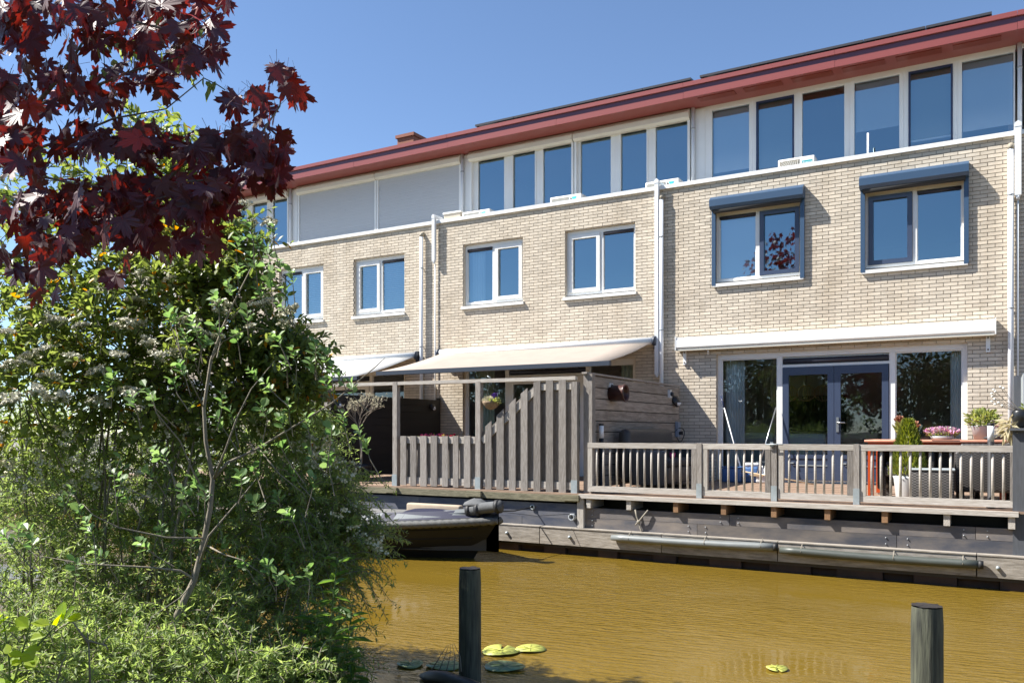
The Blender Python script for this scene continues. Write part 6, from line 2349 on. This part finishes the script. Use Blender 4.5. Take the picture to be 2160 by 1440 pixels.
for (px, py, dx, dy, n) in MC:
    for _ in range(int(n * 1.75)):
        a, q = r.random() * 6.28, r.random() ** .6
        e = np.array(mpt(px + dx * 1.05 * q * math.cos(a), py + dy * 1.05 * q * math.sin(a) - 8, r.uniform(-.35, .55)))
        P.append(e)
        D.append(unit(np.array([r.normal() * .5 + .1, r.normal() * .45, -.75 + .35 * r.normal()])))
        NN.append(unit(np.array([-.15 + r.normal() * .55, -.8 + r.normal() * .4, .45 + r.normal() * .35])))
        S.append(.094 * (.5 + .62 * r.random()))
P, D, NN, S = map(np.array, (P, D, NN, S))
R_ = rots(D, NN)
zc = -P[:, 0] * SP + P[:, 1] * CP
order = np.argsort(-S / zc)
for i in order[:300]:
    o = link(bpy.data.objects.new('leaf', MM[i % 10]), mp_, P[i])
    o.rotation_euler = Matrix(R_[i].tolist()).to_euler()
    o.scale = [float(S[i])] * 3
rest = order[300:]
m0 = MM[0]
tv = [tuple(v.co) for v in m0.vertices]
tf = [tuple(p.vertices) for p in m0.polygons]
o = scatter('smaller_leaves', tv, tf, P[rest], R_[rest], S[rest], 'leaf_maple', mp_, (TRX, TRY, .3))
o['kind'] = 'stuff'
# the rest of the crown, above and left of the picture
r = np.random.default_rng(29)
n = 700
q = unit(r.normal(size=(n, 3))) * (r.random((n, 1)) ** .4)
P = np.array([TRX + .35, TRY - .8, 7.5]) + q * np.array([1.7, 1.6, 1.6])
o = scatter('upper_crown', tv, tf, P, rots(np.stack([r.normal(size=n) * .5, r.normal(size=n) * .5, -np.ones(n)], -1), r.normal(size=(n, 3))), .10 + .05 * r.random(n), 'leaf_maple', mp_, (TRX, TRY, .3))
o['kind'] = 'stuff'

# green vine tendrils hanging through the maple
p = mpt(240, 80, .2)
t = thing('climbing_vine', 'pale green vine leaves hanging among the purple maple leaves', 'vine', p)
r = np.random.default_rng(33)
vm = make_mesh('vine_leaf', [(x, y * 1.0, z - .15 * x * x) for x, y, z in LEAF[0]], LEAF[1], 'leaf_tip')
for s_ in (((190, 60), (225, 85), (262, 100)), ((262, 100), (300, 120), (360, 112)), ((360, 112), (400, 140), (428, 160)), ((215, 60), (220, 130), (222, 170)), ((430, 165), (460, 180), (475, 190)), ((345, 10), (342, 40), (345, 60)), ((420, 25), (440, 55), (456, 75))):
    q = [mpt(*v, .1) for v in s_]
    tube('tendril', q, .0025, 'stem_green', t, 4)
    for k in range(7 if s_[0][0] not in (345, 420) else 1):
        e = q[0].lerp(q[2], r.random()) + Vector((r.normal() * .02, r.normal() * .02, r.normal() * .02))
        o = link(bpy.data.objects.new('leaf', vm), t, e)
        d = unit(np.array([r.normal() * .6, r.normal() * .4, -.8]))
        o.rotation_euler = Matrix(rots(d[None], np.array([[r.normal() * .4, -.8, .4]]))[0].tolist()).to_euler()
        o.scale = [float(.05 + .03 * r.random())] * 3

# ------------------------------------------------------------------ wood on the bank behind the camera (mirrored in the windows)
r = np.random.default_rng(50)
n = 42000
cx = r.uniform(-26, 16, 26)
cy = r.uniform(-15, -8, 26)
cz = r.uniform(2.0, 5.6, 26)
k = r.integers(0, 26, n)
q = unit(r.normal(size=(n, 3))) * (r.random((n, 1)) ** .35)
P = np.stack([cx[k], cy[k], cz[k]], -1) + q * np.array([2.6, 1.8, 2.2])
o = scatter('bank_wood', *LEAF, P, rots(r.normal(size=(n, 3)), r.normal(size=(n, 3))), .18 + .14 * r.random(n), 'leaf_wood', None, (0, -10, 0))
tag(o, 'dense green wood on the bank opposite the houses', 'wood', kind='stuff')
o = tubes('bank_wood_trunks', [([(cx[i], cy[i], .3), (cx[i] + .1, cy[i], cz[i])], [.16, .07]) for i in range(26)], 'bark_dark', None, 6)
tag(o, 'trunks of the wood on the bank opposite the houses', 'trunks', kind='stuff')
